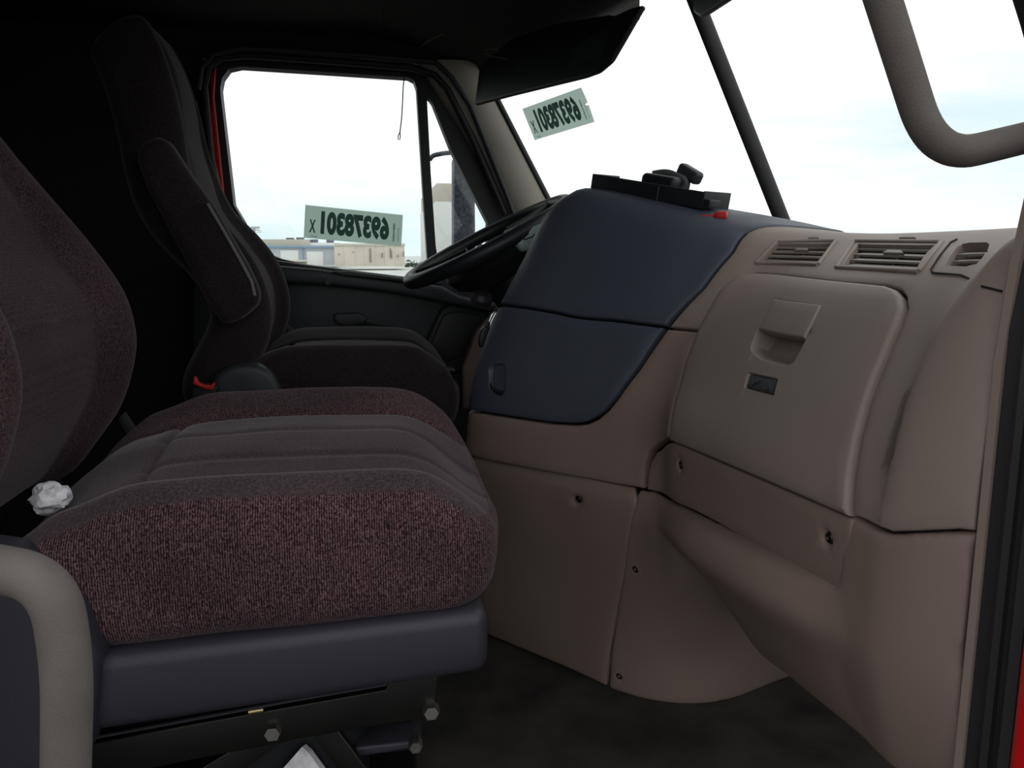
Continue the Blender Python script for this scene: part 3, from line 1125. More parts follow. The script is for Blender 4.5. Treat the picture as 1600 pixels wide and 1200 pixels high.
tile('latch_handle', S, [(1217, 475.5), (1292, 485), (1281, 508), (1267, 535), (1230, 529), (1194, 521)], -0.004, 0.012, M['tan'], glove, 0.003)
tile('badge_plate', S, rpx([(1180, 588), (1223, 597.5), (1217, 619.5), (1173, 608)], 2), -0.002, 0.0075, M['black'], glove, 0.001)
tile('badge_face', S, [(1183.5, 591.5), (1219, 599.5), (1214.5, 616), (1178, 606.5)], 0.006, 0.0083, M['charcoal'], glove, 0.0006)
pk = [(1184.5, 606), (1188.5, 603.5), (1191, 601), (1192.5, 604), (1195, 599.5), (1198, 598.3), (1200, 602), (1202, 601), (1204, 606), (1208, 613)]
tube('badge_peak', [S.pt(*S.hit(a, b), 0.0092) for a, b in pk], 0.0007, M['black'], glove, seg=5)

# navy stack: upper and lower panels with a seam
seamL = ('iz', 10.6, .772)
up_pts = [('ik', 6.12, 9.7)] + [(1163, 367), (1143, 396), (1098, 452), (1041, 509.5)] + [(960, 499.5), (870, 487), (800, 476.5), seamL, ('iz', 11.4, .772)] + \
         [('ik', 11.4, 6), ('ik', 11.4, 8), ('ik', 11.2, 9.7), ('ik', 8, 9.7)]
panel('upper_navy_panel', S, up_pts, M['navy'], dash, t=0.005, bev=0.004, step=0.016)
lo_pts = [('iz', 11.4, .764), ('iz', 10.6, .764)] + [(800, 480.5), (870, 491), (960, 503.5), (1038, 513.5)] + \
         [(997, 575), (962, 622), (948, 639), (933, 651), (916, 659), (899, 661), (860, 659), (800, 650), (757, 643)] + [('iz', 10.2, .555), ('iz', 10.8, .56), ('iz', 11.4, .57)]
cup = rpx([(771, 570), (786, 567), (794, 573), (793, 612), (787, 621), (773, 617), (766, 609), (766, 577)], 5)
lnp = panel('lower_navy_panel', S, lo_pts, M['navy'], dash, t=0.005, bev=0.004, step=0.016, recess=[(cup, 0.008, 0.004)])
tube('pull_hook', [S.pt(*S.hit(a, b), 0.003) for a, b in [(771, 598), (772, 606), (778, 612), (786, 613)]], 0.004, M['black'], lnp, seg=8)

# tan side panel below the navy stack
sidep = [('iz', 11.4, .562), ('iz', 10.8, .552), ('iz', 10.2, .547)] + [(757, 647), (800, 654), (860, 663), (899, 665.5), (919, 663.5), (937, 655), (952, 642.5), (967, 624), (1002, 577), (1045, 515.5), (1099, 521)] + \
        [(1086, 530), (1071, 572), (1058, 620), (1051, 655), (1047, 683), (1030, 692), (1016, 706), (1009, 725), (1006, 763), (960, 755), (860, 737), (780, 721.5)] + [('iz', 10.2, .462), ('iz', 10.8, .465), ('iz', 11.4, .47)]
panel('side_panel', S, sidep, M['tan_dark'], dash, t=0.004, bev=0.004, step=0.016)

# knee strip with two screws
strip = [(1012, 765), (1013, 742), (1018, 722), (1028, 706), (1040, 697), (1056, 691.5), (1120, 720), (1200, 754), (1270, 784), (1333, 810.5),
         (1330.5, 860), (1327, 915), (1322, 925), (1312, 925), (1260, 896), (1180, 850), (1120, 815), (1085, 797), (1050, 780)]
scr = [(1064, 727), (1295, 840)]
ks = panel('knee_strip', S, strip, M['tan_dark'], dash, t=0.002, bev=0.003, step=0.016, dimples=[(1064, 727, .013, .006), (1293, 841, .013, .006)])


def screw(Sx, px, py, off, parent, name='screw'):
    q = Sx.hit(px, py)
    c = Sx.pt(q.x, q.y, off)
    i, k = Sx.to_idx(Sx.v, q.x), Sx.to_idx(Sx.u, q.y)
    n = Sx.nrm(i, k)
    s = lathe(name, [(0.0068, -0.006), (0.0068, 0.0012), (0.0055, 0.0028), (0.0042, 0.0030), (0.0030, 0.0008), (0.0012, 0.0006)], c, n, M['screw'], parent, 16)
    return s


for a, b in scr:
    screw(S, a, b, -0.0015, dash)

# ---- lower console (floor to seam) : reference net traced at real depths
def Q(a, b, y):
    return P(a, b, y=y)


def F(a, b):
    return P(a, b, z=0.0)


CN = [
    [Vector((.50, 1.69, .468)), Vector((.50, 1.70, .40)), Vector((.50, 1.72, .27)), Vector((.50, 1.76, .12)), Vector((.50, 1.80, 0))],
    [Vector((.24, 1.665, .468)), Vector((.24, 1.675, .40)), Vector((.25, 1.70, .27)), Vector((.27, 1.75, .12)), Vector((.29, 1.785, 0))],
    [Vector((.195, 1.620, .464)), Vector((.192, 1.632, .40)), Vector((.20, 1.66, .27)), Vector((.222, 1.70, .12)), Vector((.245, 1.735, 0))],
    [Vector((.245, 1.548, .463)), Vector((.240, 1.558, .40)), Vector((.25, 1.59, .27)), Vector((.272, 1.63, .12)), Vector((.293, 1.664, 0))],
    [Vector((.355, 1.425, .463)), Vector((.352, 1.438, .40)), Vector((.36, 1.475, .27)), Vector((.375, 1.522, .12)), Vector((.386, 1.548, 0))],
    [Vector((.452, 1.305, .463)), Vector((.445, 1.318, .40)), Vector((.448, 1.365, .27)), Vector((.452, 1.425, .12)), Vector((.456, 1.458, 0))],
    [Vector((.477, 1.235, .463)), Vector((.470, 1.245, .40)), Vector((.490, 1.305, .27)), Vector((.512, 1.370, .12)), Vector((.522, 1.400, 0))],
    [Vector((.480, 1.16, .463)), Vector((.482, 1.185, .40)), Vector((.530, 1.265, .27)), Vector((.578, 1.345, .12)), Vector((.600, 1.370, 0))],
    [Vector((.50, 1.11, .463)), Vector((.52, 1.155, .40)), Vector((.585, 1.250, .27)), Vector((.660, 1.340, .12)), Vector((.690, 1.375, 0))],
    [Vector((.56, 1.08, .463)), Vector((.60, 1.135, .40)), Vector((.68, 1.26, .27)), Vector((.77, 1.37, .12)), Vector((.840, 1.430, 0))],
    [Vector((.70, 1.08, .463)), Vector((.75, 1.15, .40)), Vector((.85, 1.28, .27)), Vector((.95, 1.40, .12)), Vector((1.02, 1.47, 0))],
]
# roll the top edge inwards
for row_ in CN:
    t_ = row_[0]
    row_[0:1] = [t_ + Vector((.014, .012, .004)), t_ + Vector((.004, .003, -.003)), t_ + Vector((0, 0, -.018))]
SC = Surf(CN, 6)
body_mesh('console_shell', SC, -0.012, M['shadow_gap'], dash)
lp = [('ik', 0.3, 0.5), ('ik', 1, .5), ('ik', 1.6, .5), ('ik', 2.2, .5), ('ik', 3, .5), ('ik', 4, .5), ('ik', 4.95, .5), (998, 790), (985, 852), (975, 905), (960, 985), (948, 1070), ('ik', 4.6, 5.9), ('ik', 4, 5.9), ('ik', 3, 5.9), ('ik', 2, 5.9), ('ik', 1, 5.9), ('ik', .3, 5.9)]
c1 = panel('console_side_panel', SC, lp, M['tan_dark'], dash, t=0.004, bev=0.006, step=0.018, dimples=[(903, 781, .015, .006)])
screw(SC, 904.5, 780, 0.0005, dash)
# ---- knee bolster: rolls out below the strip, runs to the near door, edge turns under over the footwell
def ksec(y, x0, z0, xr, xe, ze, up=None):
    """x0,z0 top; xr roll-out; xe,ze lower edge"""
    return [Vector((x0 + .012, y, z0 + .004)), Vector((x0 - xr * .45, y, z0 - .002)), Vector((x0 - xr, y, z0 - .020)), Vector((x0 - xr * 1.05, y, z0 - .05)),
            Vector((x0 * .5 + xe * .5 - xr * .45, y, z0 * .45 + ze * .55)), Vector((xe, y, ze + .012)), Vector((xe + .018, y, ze)), Vector((xe + .10, y, ze + .006))]


def esec(y, x0, z1, xe, ze, dx):
    return [Vector((x0 + .002, y, z1)), Vector((x0, y, z1 - .03)), Vector((x0, y, .535)), Vector((x0 + .001 + dx * .3, y, .48)),
            Vector((x0 * .5 + xe * .5 - .003, y, .42)), Vector((xe, y, ze + .012)), Vector((xe + .018, y, ze)), Vector((xe + .10, y, ze + .006))]


KN = [
    ksec(1.29, .472, .464, .002, .62, .36),
    ksec(1.235, .480, .463, .006, .61, .31),
    ksec(1.16, .480, .474, .014, .595, .262),
    ksec(1.08, .478, .484, .022, .577, .262),
    ksec(0.98, .480, .495, .026, .565, .283),
    ksec(0.88, .483, .506, .025, .552, .305),
    ksec(0.80, .486, .514, .017, .540, .324),
    ksec(0.75, .487, .520, .006, .532, .336),
    ksec(0.715, .4865, .526, .000, .525, .343),
    ksec(0.69, .486, .530, -.004, .523, .346),
]
EN = [
    esec(0.740, .4870, .609, .5315, .3385, .0),
    esec(0.72, .4860, .610, .527, .342, .0),
    esec(0.695, .485, .610, .522, .345, .0),
    esec(0.668, .484, .611, .520, .350, .004),
    esec(0.635, .492, .623, .530, .350, .006),
    esec(0.605, .505, .634, .540, .350, .006),
    esec(0.588, .516, .640, .55, .350, .006),
]


def shell(Sx, i0, i1, k0, k1, off, th, vs2, fs2, n=6):
    """closed shell of a stretch of a sheet"""
    a = [i0 + (i1 - i0) * t / int((i1 - i0) * n) for t in range(int((i1 - i0) * n) + 1)]
    b_ = [k0 + (k1 - k0) * t / int((k1 - k0) * n) for t in range(int((k1 - k0) * n) + 1)]
    base = len(vs2)
    A_, B_ = len(a), len(b_)
    for o_ in (off, off - th):
        for i in a:
            for k in b_:
                vs2.append(Sx.ik(i, k) + Sx.nrm(i, k) * o_)
    id_ = lambda l, i, k: base + l * A_ * B_ + i * B_ + k
    for l in (0, 1):
        for i in range(A_ - 1):
            for k in range(B_ - 1):
                f = [id_(l, i, k), id_(l, i + 1, k), id_(l, i + 1, k + 1), id_(l, i, k + 1)]
                fs2.append(f if l == 0 else f[::-1])
    for i in range(A_ - 1):
        for k in (0, B_ - 1):
            f = [id_(0, i, k), id_(0, i + 1, k), id_(1, i + 1, k), id_(1, i, k)]
            fs2.append(f)
    for k in range(B_ - 1):
        for i in (0, A_ - 1):
            fs2.append([id_(0, i, k), id_(0, i, k + 1), id_(1, i, k + 1), id_(1, i, k)])


vs_, fs_ = [], []
SK, SE = Surf(KN, 6), Surf(EN, 6)
shell(SK, 0, len(KN) - 1, 0, 7, .003, .022, vs_, fs_)
shell(SE, 0, len(EN) - 1, 0, 7, .003, .018, vs_, fs_)
shell(SC, 5.02, 10, .5, 6, .004, .022, vs_, fs_)
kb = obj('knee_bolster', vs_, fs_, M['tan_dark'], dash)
md = kb.modifiers.new('union', 'REMESH')
md.mode = 'VOXEL'
md.voxel_size = 0.0042
md.use_smooth_shade = True
md = kb.modifiers.new('soften', 'SMOOTH')
md.factor = 0.5
md.iterations = 26


def dished_screw(Sx, px, py, off):
    q = Sx.hit(px, py)
    c = Sx.pt(q.x, q.y, off)
    n = Sx.nrm(Sx.to_idx(Sx.v, q.x), Sx.to_idx(Sx.u, q.y))
    w_ = lathe('screw_washer', [(0.0145, -0.002), (0.0142, 0.0014), (0.0125, 0.0018), (0.0085, -0.0004), (0.006, -0.001)], c, n, M['tan_dark'], dash, 20)
    lathe('screw', [(0.0068, -0.004), (0.0068, 0.0016), (0.0055, 0.0028), (0.0042, 0.0030), (0.0030, 0.0008), (0.0012, 0.0006)], c, n, M['screw'], dash, 16)


dished_screw(SC, 995, 888, 0.003)
dished_screw(SC, 969, 1054.5, 0.003)

# ---- vents: frame, slats, tab
def bil(q, a, b):
    """q: corners bottom-left, top-left, top-right, bottom-right in pixels"""
    l = Vector(q[0]).lerp(Vector(q[1]), b)
    r_ = Vector(q[3]).lerp(Vector(q[2]), b)
    return l.lerp(r_, a)


def ribbon(name, Sx, pts, w, o0, o1, m, parent):
    """thin blade across the sheet from offset o0 to o1"""
    vs2, fs2 = [], []
    for p in pts:
        q = Sx.hit(p[0], p[1])
        a = Sx.pt(q.x, q.y, o0)
        b = Sx.pt(q.x, q.y, o1)
        a = b + Vector((.013, 0, .002))
        z = Vector((0, 0, w))
        vs2 += [a - z, b - z, b + z, a + z]
    n = len(pts)
    for i in range(n - 1):
        for k in range(4):
            k2 = (k + 1) % 4
            fs2.append([i * 4 + k, i * 4 + k2, i * 4 + 4 + k2, i * 4 + 4 + k])
    fs2 += [[0, 1, 2, 3], [n * 4 - 4, n * 4 - 1, n * 4 - 2, n * 4 - 3]]
    return obj(name, vs2, fs2, m, parent, angle=30)


for q, nsl in ((vent1, 4), (vent2, 4)):
    vt = tile('air_vent', S, [tuple(bil(q, a, b)) for a, b in ((.005, .01), (.005, .99), (.995, .99), (.995, .01))], -0.033, -0.029, M['shadow_gap'], dash, 0.0005)
    # frame
    for e in (((-.07, -.10), (1.06, -.10)), ((-.07, 1.12), (1.06, 1.12)), ((-.07, -.10), (-.07, 1.12)), ((1.06, -.10), (1.06, 1.12))):
        pts = [bil(q, e[0][0] + (e[1][0] - e[0][0]) * t / 6, e[0][1] + (e[1][1] - e[0][1]) * t / 6) for t in range(7)]
        tube('vent_frame', [S.pt(*S.hit(p.x, p.y), 0.0035) for p in pts], 0.0032, M['tan'], vt, seg=8)
    for s in range(nsl):
        b = 0.12 + 0.76 * s / (nsl - 1) if nsl > 1 else .5
        ribbon('slat', S, [bil(q, a / 8, b) for a in range(9)], 0.0013, -0.010, -0.002, M['slat'], vt)
    # middle divider and thumb tab
    c = bil(q, .5, .55)
    for b in (.3, .6):
        pass
    pts = [bil(q, .5, t / 5) for t in range(6)]
    tube('divider', [S.pt(*S.hit(p.x, p.y), -0.014) for p in pts], 0.003, M['slat'], vt, seg=6)
    tb = [bil(q, a, b) for a, b in ((.38, .68), (.42, .80), (.60, .80), (.66, .68))]
    tile('thumb_tab', S, [tuple(p) for p in tb], -0.006, 0.002, M['slat'], vt, 0.0008)
    tb = [bil(q, a, b) for a, b in ((.50, 1.19), (.53, 1.33), (.66, 1.33), (.72, 1.19))]
    tile('shut_off_lever', S, [tuple(p) for p in tb], 0.0, 0.007, M['slat'], vt, 0.001)
vt = tile('air_vent', S, [tuple(p) for p in inset([Vector(p) for p in vent3], 1.0)], -0.033, -0.029, M['shadow_gap'], dash, 0.0005)
for b in (408.0, 397.0):
    xa = 1486 if b > 400 else 1493
    xb = 1534 if b > 400 else 1544
    ribbon('slat', S, [(xa + (xb - xa) * t / 6, b - 1.5 * t / 6) for t in range(7)], 0.0013, -0.010, -0.002, M['slat'], vt)
# pod seam round the end vent
pod = [(1497, 379), (1487, 384), (1470, 406), (1458, 426), (1460, 430.5), (1480, 432), (1505, 434), (1516, 438), (1540, 450), (1568, 457)]
tube('pod_seam', [S.pt(*S.hit(a, b), 0.0042) for a, b in pod], 0.0011, M['shadow_gap'], dash, seg=6)

# ---- driver's side of the dashboard: dark hood and face behind the wheel
net = []
for (y, dx, h) in ((1.66, 0.02, .93), (1.72, 0.0, .955), (1.80, -.02, .975), (1.95, -.035, .985), (2.10, -.02, .975), (2.22, .0, .945), (2.32, .0, .92), (2.44, -.02, .91)):
    xw = wx(y, .9)
    net.append([Vector((.57 + dx, y, .40)), Vector((.56 + dx, y, .55)), Vector((.56 + dx, y, .70)), Vector((.57 + dx, y, .82)), Vector((.56 + dx, y, h - .02)), Vector((.57 + dx, y, h)),
                Vector((.60 + dx, y, h - .005)), Vector((min(.66, xw - .02), y, .90)), Vector((max(.64, xw), y, .87))])
SD = Surf(net, 5)
dd = body_mesh('driver_fascia', SD, 0, M['charcoal'], dash)
for (y, z, r_) in ((1.80, .885, .038), (1.90, .89, .045), (2.02, .89, .045), (2.12, .885, .036)):
    lathe('gauge', [(r_, -.01), (r_, .012), (r_ * .86, .012), (r_ * .82, .002), (.002, .002)], (.537, y, z), (-1, 0, .15), M['gauge'], dash, 24)
# tan kick panel by the driver's door
side_slab('kick_panel', [(722, 575), (745, 520), (790, 470), (800, 640), (722, 640)], 2.36, 0.06, M['tan_dark'], dash, bev=0.01)
# switch bezels peeping past the edge of the stack
side_slab('switch_bezel', rpx([(764, 505), (772, 488), (782, 482), (784, 500), (772, 520), (764, 517)], 4), 1.70, 0.03, M['chrome'], dash, bev=0.004)
side_slab('rotary_knob', rpx([(748, 530), (752, 514), (762, 508), (770, 515), (760, 540), (750, 545)], 5), 1.70, 0.02, M['black'], dash, bev=0.004)
# ================================================================== seats
M['zip'] = mat('grey_zip', (0.16, 0.16, 0.165), 0.7, bump=0.6, bscale=700)
def interp(tab, s):
    if s <= tab[0][0]:
        return tab[0][1]
    for a, b in zip(tab, tab[1:]):
        if s <= b[0]:
            t = (s - a[0]) / (b[0] - a[0])
            return a[1] + (b[1] - a[1]) * t
    return tab[-1][1]


def gauss(x, c, w):
    return math.exp(-((x - c) / w) ** 2)


def cushion(name, c, hx, hy, hz, m, parent, tilt=0.0, bol=0.030, seams=True, near_drop=0.0):
    def df(v):
        x, y, z = v
        a, b, q = x / hx, y / hy, z / hz
        top = sstep(-0.2, 0.9, q)
        # side bolsters and the hollow between them; low at the back where the backrest meets it
        z2 = z + top * (bol * (sstep(0.40 if b > 0 else 0.60, 0.86, abs(b)) * 0.9 - 0.35) - bol * 0.9 * sstep(-0.35, -1.0, a) * (0.4 + 0.6 * abs(b)))
        z2 -= top * 0.045 * sstep(0.55, 1.0, a) ** 2 * (0.15 + 0.85 * (1 - abs(b)))
        z2 -= top * near_drop * sstep(0.2, -0.9, b)
        z2 += top * 0.012 * math.cos(a * 1.6)
        if seams:
            for s in (0.46, -0.74):
                z2 -= top * 0.007 * gauss(b, s, 0.030) * sstep(1.05, 0.75, abs(a))
            for s in (0.06, -0.33):
                z2 -= top * 0.003 * gauss(b, s, 0.022) * sstep(-0.65, -0.45, a)
            z2 -= top * 0.006 * gauss(a, -0.52, 0.03) * sstep(0.74, 0.66, abs(b + 0.14) / 0.9)
        # fat sides and front
        y2 = y * (1 + 0.035 * (1 - q * q)) - y * 0.04 * sstep(-0.6, -1.0, q)
        x2 = x + (0.028 * (1 - (q + .1) ** 2) * sstep(0.3, 1.0, a)) - 0.020 * sstep(0.4, 1.0, abs(b)) * sstep(0.3, 1.0, a)
        x2 += 0.035 * sstep(0.2, 1.0, q) * sstep(-0.3, -1.0, a)
        z2 += tilt * x2
        z2 += 0.0035 * noise.noise(Vector((x * 9 + c[0] * 3, y * 9, z * 9)))
        return Vector((x2, y2, z2))

    def fm(q):
        return 1 if (q.z > hz * 0.52 and -hy * 0.955 < q.y < hy * 0.46) else 0
    return rbox(name, c, (hx, hy, hz), 0.055, m, parent, nm=(46, 60, 5), nr=6, deform=df, fmat=fm)


def backrest(name, prof, yc, hw, th, m, parent, bol=0.045, wtab=None, lean=0.0):
    """prof: list of (x, z) along the foremost line of the bolsters from bottom to top"""
    pr = [Vector((p[0], 0, p[1])) for p in prof]
    # resample smoothly
    pts = []
    for i in range(len(pr) - 1):
        g = lambda j: pr[max(0, min(len(pr) - 1, j))]
        for t in range(5):
            pts.append(cr(g(i - 1), g(i), g(i + 1), g(i + 2), t / 5))
    pts.append(pr[-1])
    rings = []
    n = 56
    NP = len(pts)
    for i, p in enumerate(pts):
        a, b = pts[max(0, i - 1)], pts[min(NP - 1, i + 1)]
        t = (b - a).normalized()
        nf = Vector((t.z, 0, -t.x))          # towards the front (+x)
        s = i / (NP - 1)
        w = hw * (interp(wtab, p.z) if wtab else 1.0)
        e = min(s / 0.07, (1 - s) / 0.06, 1.0)
        e = math.sqrt(max(0.0, 1 - (1 - e) ** 2)) * 0.92 + 0.08
        ring = []
        for k in range(n):
            an = 2 * math.pi * k / n
            ca, sa = math.cos(an), math.sin(an)
            ex = 0.42
            aa = math.copysign(abs(ca) ** ex, ca)
            bb = math.copysign(abs(sa) ** 0.62, sa)
            dep = (bb - 1) * 0.5 * th            # 0 at the front, -th at the back
            if sa > 0:
                hol = bol * interp([(0.5, .6), (0.62, 1.0), (0.9, 1.0), (1.05, .45), (1.2, .2), (1.5, .1)], p.z)
                dep -= hol * sa * (1 - sstep(0.50, 0.92, abs(aa)))
                for sm_ in (0.62, -0.62):
                    dep -= 0.008 * gauss(aa, sm_, 0.05)
                dep += 0.006 * math.cos(p.z * 30) * sa * (1 - sstep(0.4, 0.7, abs(aa))) * 0.5
            dep = -th * 0.5 + (dep + th * 0.5) * e
            wy = aa * w * (0.80 + 0.20 * e)
            ring.append(p + nf * dep + Vector((0, yc + wy, 0)))
        rings.append(ring)
    return loft(name, rings, m, parent, angle=70)


def bolt(name, c, m, parent, r_=0.011, h_=0.008, seg=6, axis=(0, -1, 0)):
    return lathe(name, [(r_, -0.01), (r_, h_ * .7), (r_ * .85, h_), (r_ * .5, h_), (r_ * .45, h_ * .9)], c, axis, m, parent, seg)


# ---------------------------------------------------------------- passenger seat (near)
ps = empty('passenger_seat', (-0.15, 1.12, 0.0))
tag(ps, 'maroon knit cloth passenger seat in the foreground on a slate plastic base', 'seat')
cushion('seat_cushion', (-0.145, 1.122, 0.535), 0.275, 0.250, 0.098, [M['cloth'], M['cloth_top']], ps, tilt=0.02, near_drop=0.028)
pw = [(0.5, .92), (.62, 1.0), (.9, 1.0), (1.05, .92), (1.2, .72), (1.45, .62)]
backrest('backrest', [(-.475, .50), (-.430, .56), (-.378, .635), (-.350, .72), (-.350, .78), (-.366, .835), (-.408, .905), (-.461, .98), (-.505, 1.045), (-.55, 1.13), (-.575, 1.24), (-.60, 1.36), (-.625, 1.43)],
         1.115, 0.255, 0.15, M['cloth_back'], ps, wtab=pw, bol=0.05)


def bdef(v):
    # base tray: a little higher at the front
    return Vector((v.x, v.y * (1 - 0.03 * sstep(0.0, -0.05, v.z)), v.z + v.x * (0.045 if v.z > 0 else 0.070)))


rbox('base_tray', (-0.125, 1.128, 0.415), (0.250, 0.268, 0.044), 0.017, M['seat_shell'], ps, nm=(10, 10, 3), nr=4, deform=bdef)
side_slab('recliner_shield', rpx([(-60, 858), (0, 866), (55, 888), (102, 925), (130, 968), (150, 1036), (146, 1100), (134, 1190), (60, 1230), (-60, 1230)], 10), 0.835, 0.06, M['seat_shell'], ps, bev=0.014, step=0.03)
# suspension: rails, scissor arm, bolts
side_slab('slide_rail', [(60, 1178), (300, 1132), (603, 1078), (607, 1063), (683, 1050), (682, 1120), (640, 1128), (540, 1142), (300, 1188), (60, 1240)], 0.955, 0.012, M['metal_black'], ps, bev=0.002)
side_slab('upper_channel', [(130, 1146), (400, 1093), (604, 1052), (680, 1040), (680, 1056), (604, 1074), (400, 1112), (130, 1166)], 0.985, 0.30, M['metal_black'], ps, bev=0.003)
tube('rail_lip', [P(a, b, y=0.95) for a, b in [(70, 1167), (300, 1124), (460, 1094), (604, 1069)]], 0.0022, M['seat_shell'], ps, seg=6)
for (a, b) in ((426, 1142.5), (673.5, 1110.5)):
    bolt('bolt', P(a, b, y=0.952), M['bolt'], ps)
tube('pin', [P(389, 1112, y=.952), P(412, 1108, y=.952)], 0.0042, M['brass'], ps, seg=10)
side_slab('scissor_arm', [(130, 1330), (150, 1300), (440, 1125), (470, 1140), (200, 1330)], 0.98, 0.012, M['metal_black'], ps, bev=0.002)
side_slab('scissor_arm', [(480, 1140), (520, 1130), (640, 1290), (600, 1300)], 1.0, 0.012, M['metal_black'], ps, bev=0.002)
side_slab('support_bracket', rpx([(547, 1177), (556, 1168), (650, 1158), (660, 1160), (660, 1170), (556, 1184)], 3), 1.02, 0.05, M['seat_shell'], ps, bev=0.004)
bolt('bolt', P(649, 1164, y=1.016), M['bolt'], ps, r_=0.010)
box('suspension_base', (-0.36, 0.96, 0.0), (0.05, 1.30, 0.10), M['metal_black'], ps)
box('air_bag_housing', (-0.25, 1.02, 0.10), (-0.02, 1.24, 0.38), M['black'], ps, r=0.05)
tube('spring_wire', fillet([P(a, b, y=1.08) for a, b in [(752, 950), (762, 968), (756, 985)]], 0.01, 4), 0.0012, M['bolt'], ps, seg=6)
# buckle stalk and plug at the rear corner
tube('buckle_plug', [P(205, 712, y=1.27), P(220, 711, y=1.265), P(232, 711, y=1.26)], [0.013, 0.012, 0.008], M['black'], ps, seg=12)
tube('plug_tip', [P(216, 709, y=1.25), P(219, 709, y=1.247)], 0.0035, M['bolt'], ps, seg=8)
tube('belt_strap', [P(190, 650, y=1.44), P(205, 672, y=1.43), P(222, 700, y=1.42)], 0.013, M['belt'], ps, seg=8, flat=0.15)

# ---------------------------------------------------------------- driver's seat (far)
ds = empty('driver_seat', (-0.05, 1.94, 0.0))
tag(ds, "dark plum cloth driver's seat with folded armrest beyond the near seat", 'seat')
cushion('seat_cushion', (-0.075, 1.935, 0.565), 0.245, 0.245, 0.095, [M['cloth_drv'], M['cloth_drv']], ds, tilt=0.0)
dw = [(0.5, .92), (.62, 1.0), (.9, 1.0), (1.03, .90), (1.12, .66), (1.45, .58)]
backrest('backrest', [(-.30, .50), (-.255, .58), (-.213, .655), (-.192, .715), (-.190, .77), (-.203, .828), (-.228, .882), (-.268, .935), (-.322, .996), (-.352, 1.08), (-.372, 1.19), (-.395, 1.28), (-.42, 1.34), (-.445, 1.375)],
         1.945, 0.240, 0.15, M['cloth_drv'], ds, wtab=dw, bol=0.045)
arm_out = [(228, 216), (246, 211), (262, 221), (294, 271), (330, 320), (360, 373), (387, 419), (401, 450), (404, 466), (400, 479), (376, 499), (356, 508), (343, 505), (333, 491), (312, 455), (270, 377), (225, 291), (210, 248), (214, 227)]
arm = side_slab('armrest', arm_out, 1.640, 0.07, M['cloth_drv'], ds, bev=0.022, step=0.02, rr=0.012, nb=4)
tube('zip_seam', [P(a, b, y=1.644) for a, b in [(324, 318), (350, 362), (376, 408), (393, 440), (398, 462)]], 0.0034, M['zip'], arm, seg=6)
side_slab('recliner_cover', rpx([(300, 690), (318, 622), (336, 584), (362, 570), (398, 568), (424, 582), (440, 612), (448, 690)], 12), 1.655, 0.05, M['charcoal'], ds, bev=0.014, step=0.03)
box('base_tray', (-0.32, 1.69, 0.38), (0.145, 2.18, 0.485), M['seat_shell'], ds, r=0.03)
box('suspension_base', (-0.30, 1.72, 0.0), (0.10, 2.14, 0.39), M['metal_black'], ds, r=0.02)
# red buckle release
side_slab('belt_buckle', rpx([(296, 640), (300, 596), (340, 604), (334, 650)], 4), 1.63, 0.02, M['black'], ds, bev=0.004)
side_slab('buckle_release', [(303, 589), (306.5, 592), (309, 598), (318, 601.5), (329, 602.5), (332, 599), (336, 600), (332, 610), (322, 609), (309, 604), (301, 600)], 1.622, 0.018, M['red_plastic'], ds, bev=0.002)
for (a, b, yy) in ((692, 574, 1.74), (704, 577, 1.75)):
    tube('trim_tag', [P(a - 8, b + 4, y=yy), P(a, b, y=yy), P(a + 6, b + 2, y=yy)], 0.005, M['black'], ds, seg=8)
# belt of the driver's seat hanging along the rear of the door
bl = tag(tube('seat_belt', [Vector((P(290, 130, y=2.36).x, 2.512, 1.28)), P(296, 165, y=2.40)] + [P(a, b, y=2.36) for a, b in [(300, 200), (318, 262), (330, 290), (352, 322), (368, 338), (400, 392)]], 0.022, M['belt'], None, seg=10, flat=0.08),
         "grey webbing seat belt hanging behind the driver's seat", 'seat belt')

# ================================================================== steering wheel
WC = Vector((0.285, 1.955, 0.905))
wr = Matrix.Rotation(R(-27.0), 3, 'Y') @ Matrix.Rotation(R(2.0), 3, 'X')
sw = empty('steering_wheel', WC)
tag(sw, "black steering wheel with thick hub in front of the driver's seat", 'steering wheel')
RW, rw = 0.212, 0.0175
vs_, fs_ = [], []
A, B = 64, 14
for i in range(A):
    for k in range(B):
        a, b = 2 * math.pi * i / A, 2 * math.pi * k / B
        vs_.append(WC + wr @ Vector(((RW + rw * math.cos(b)) * math.cos(a), (RW + rw * math.cos(b)) * math.sin(a), rw * math.sin(b))))
for i in range(A):
    for k in range(B):
        fs_.append([i * B + k, ((i + 1) % A) * B + k, ((i + 1) % A) * B + (k + 1) % B, i * B + (k + 1) % B])
obj('rim', vs_, fs_, M['black'], sw)


def wl(x, y, z):
    return WC + wr @ Vector((x, y, z))


hub = [(0.012, -0.014), (0.09, -0.016), (0.125, -0.026), (0.135, -0.045), (0.120, -0.075), (0.075, -0.10)]
lathe('hub', hub[::-1], WC, wr @ Vector((0, 0, 1)), M['black'], sw, 28)
for a in (20, 160, 235, 305):
    c_, s_ = math.cos(R(a)), math.sin(R(a))
    tube('spoke', [wl(.06 * c_, .06 * s_, -.02), wl(.13 * c_, .13 * s_, -.014), wl(RW * c_, RW * s_, 0)], [.03, .022, .014], M['black'], sw, seg=10, flat=0.45)
cl = empty('steering_column', (0.44, 1.955, 0.45))
tag(cl, 'dark steering column shroud below the steering wheel', 'steering column')
rings = []
for (d, rx, ry) in ((-.07, .075, .085), (-.10, .090, .100), (-.16, .090, .098), (-.24, .078, .085), (-.34, .066, .07), (-.42, .06, .06)):
    rings.append([wl(.02 + rx * math.cos(2 * math.pi * k / 24) - d * .12, ry * math.sin(2 * math.pi * k / 24), d) for k in range(24)])
loft('shroud', rings, M['black'], cl)
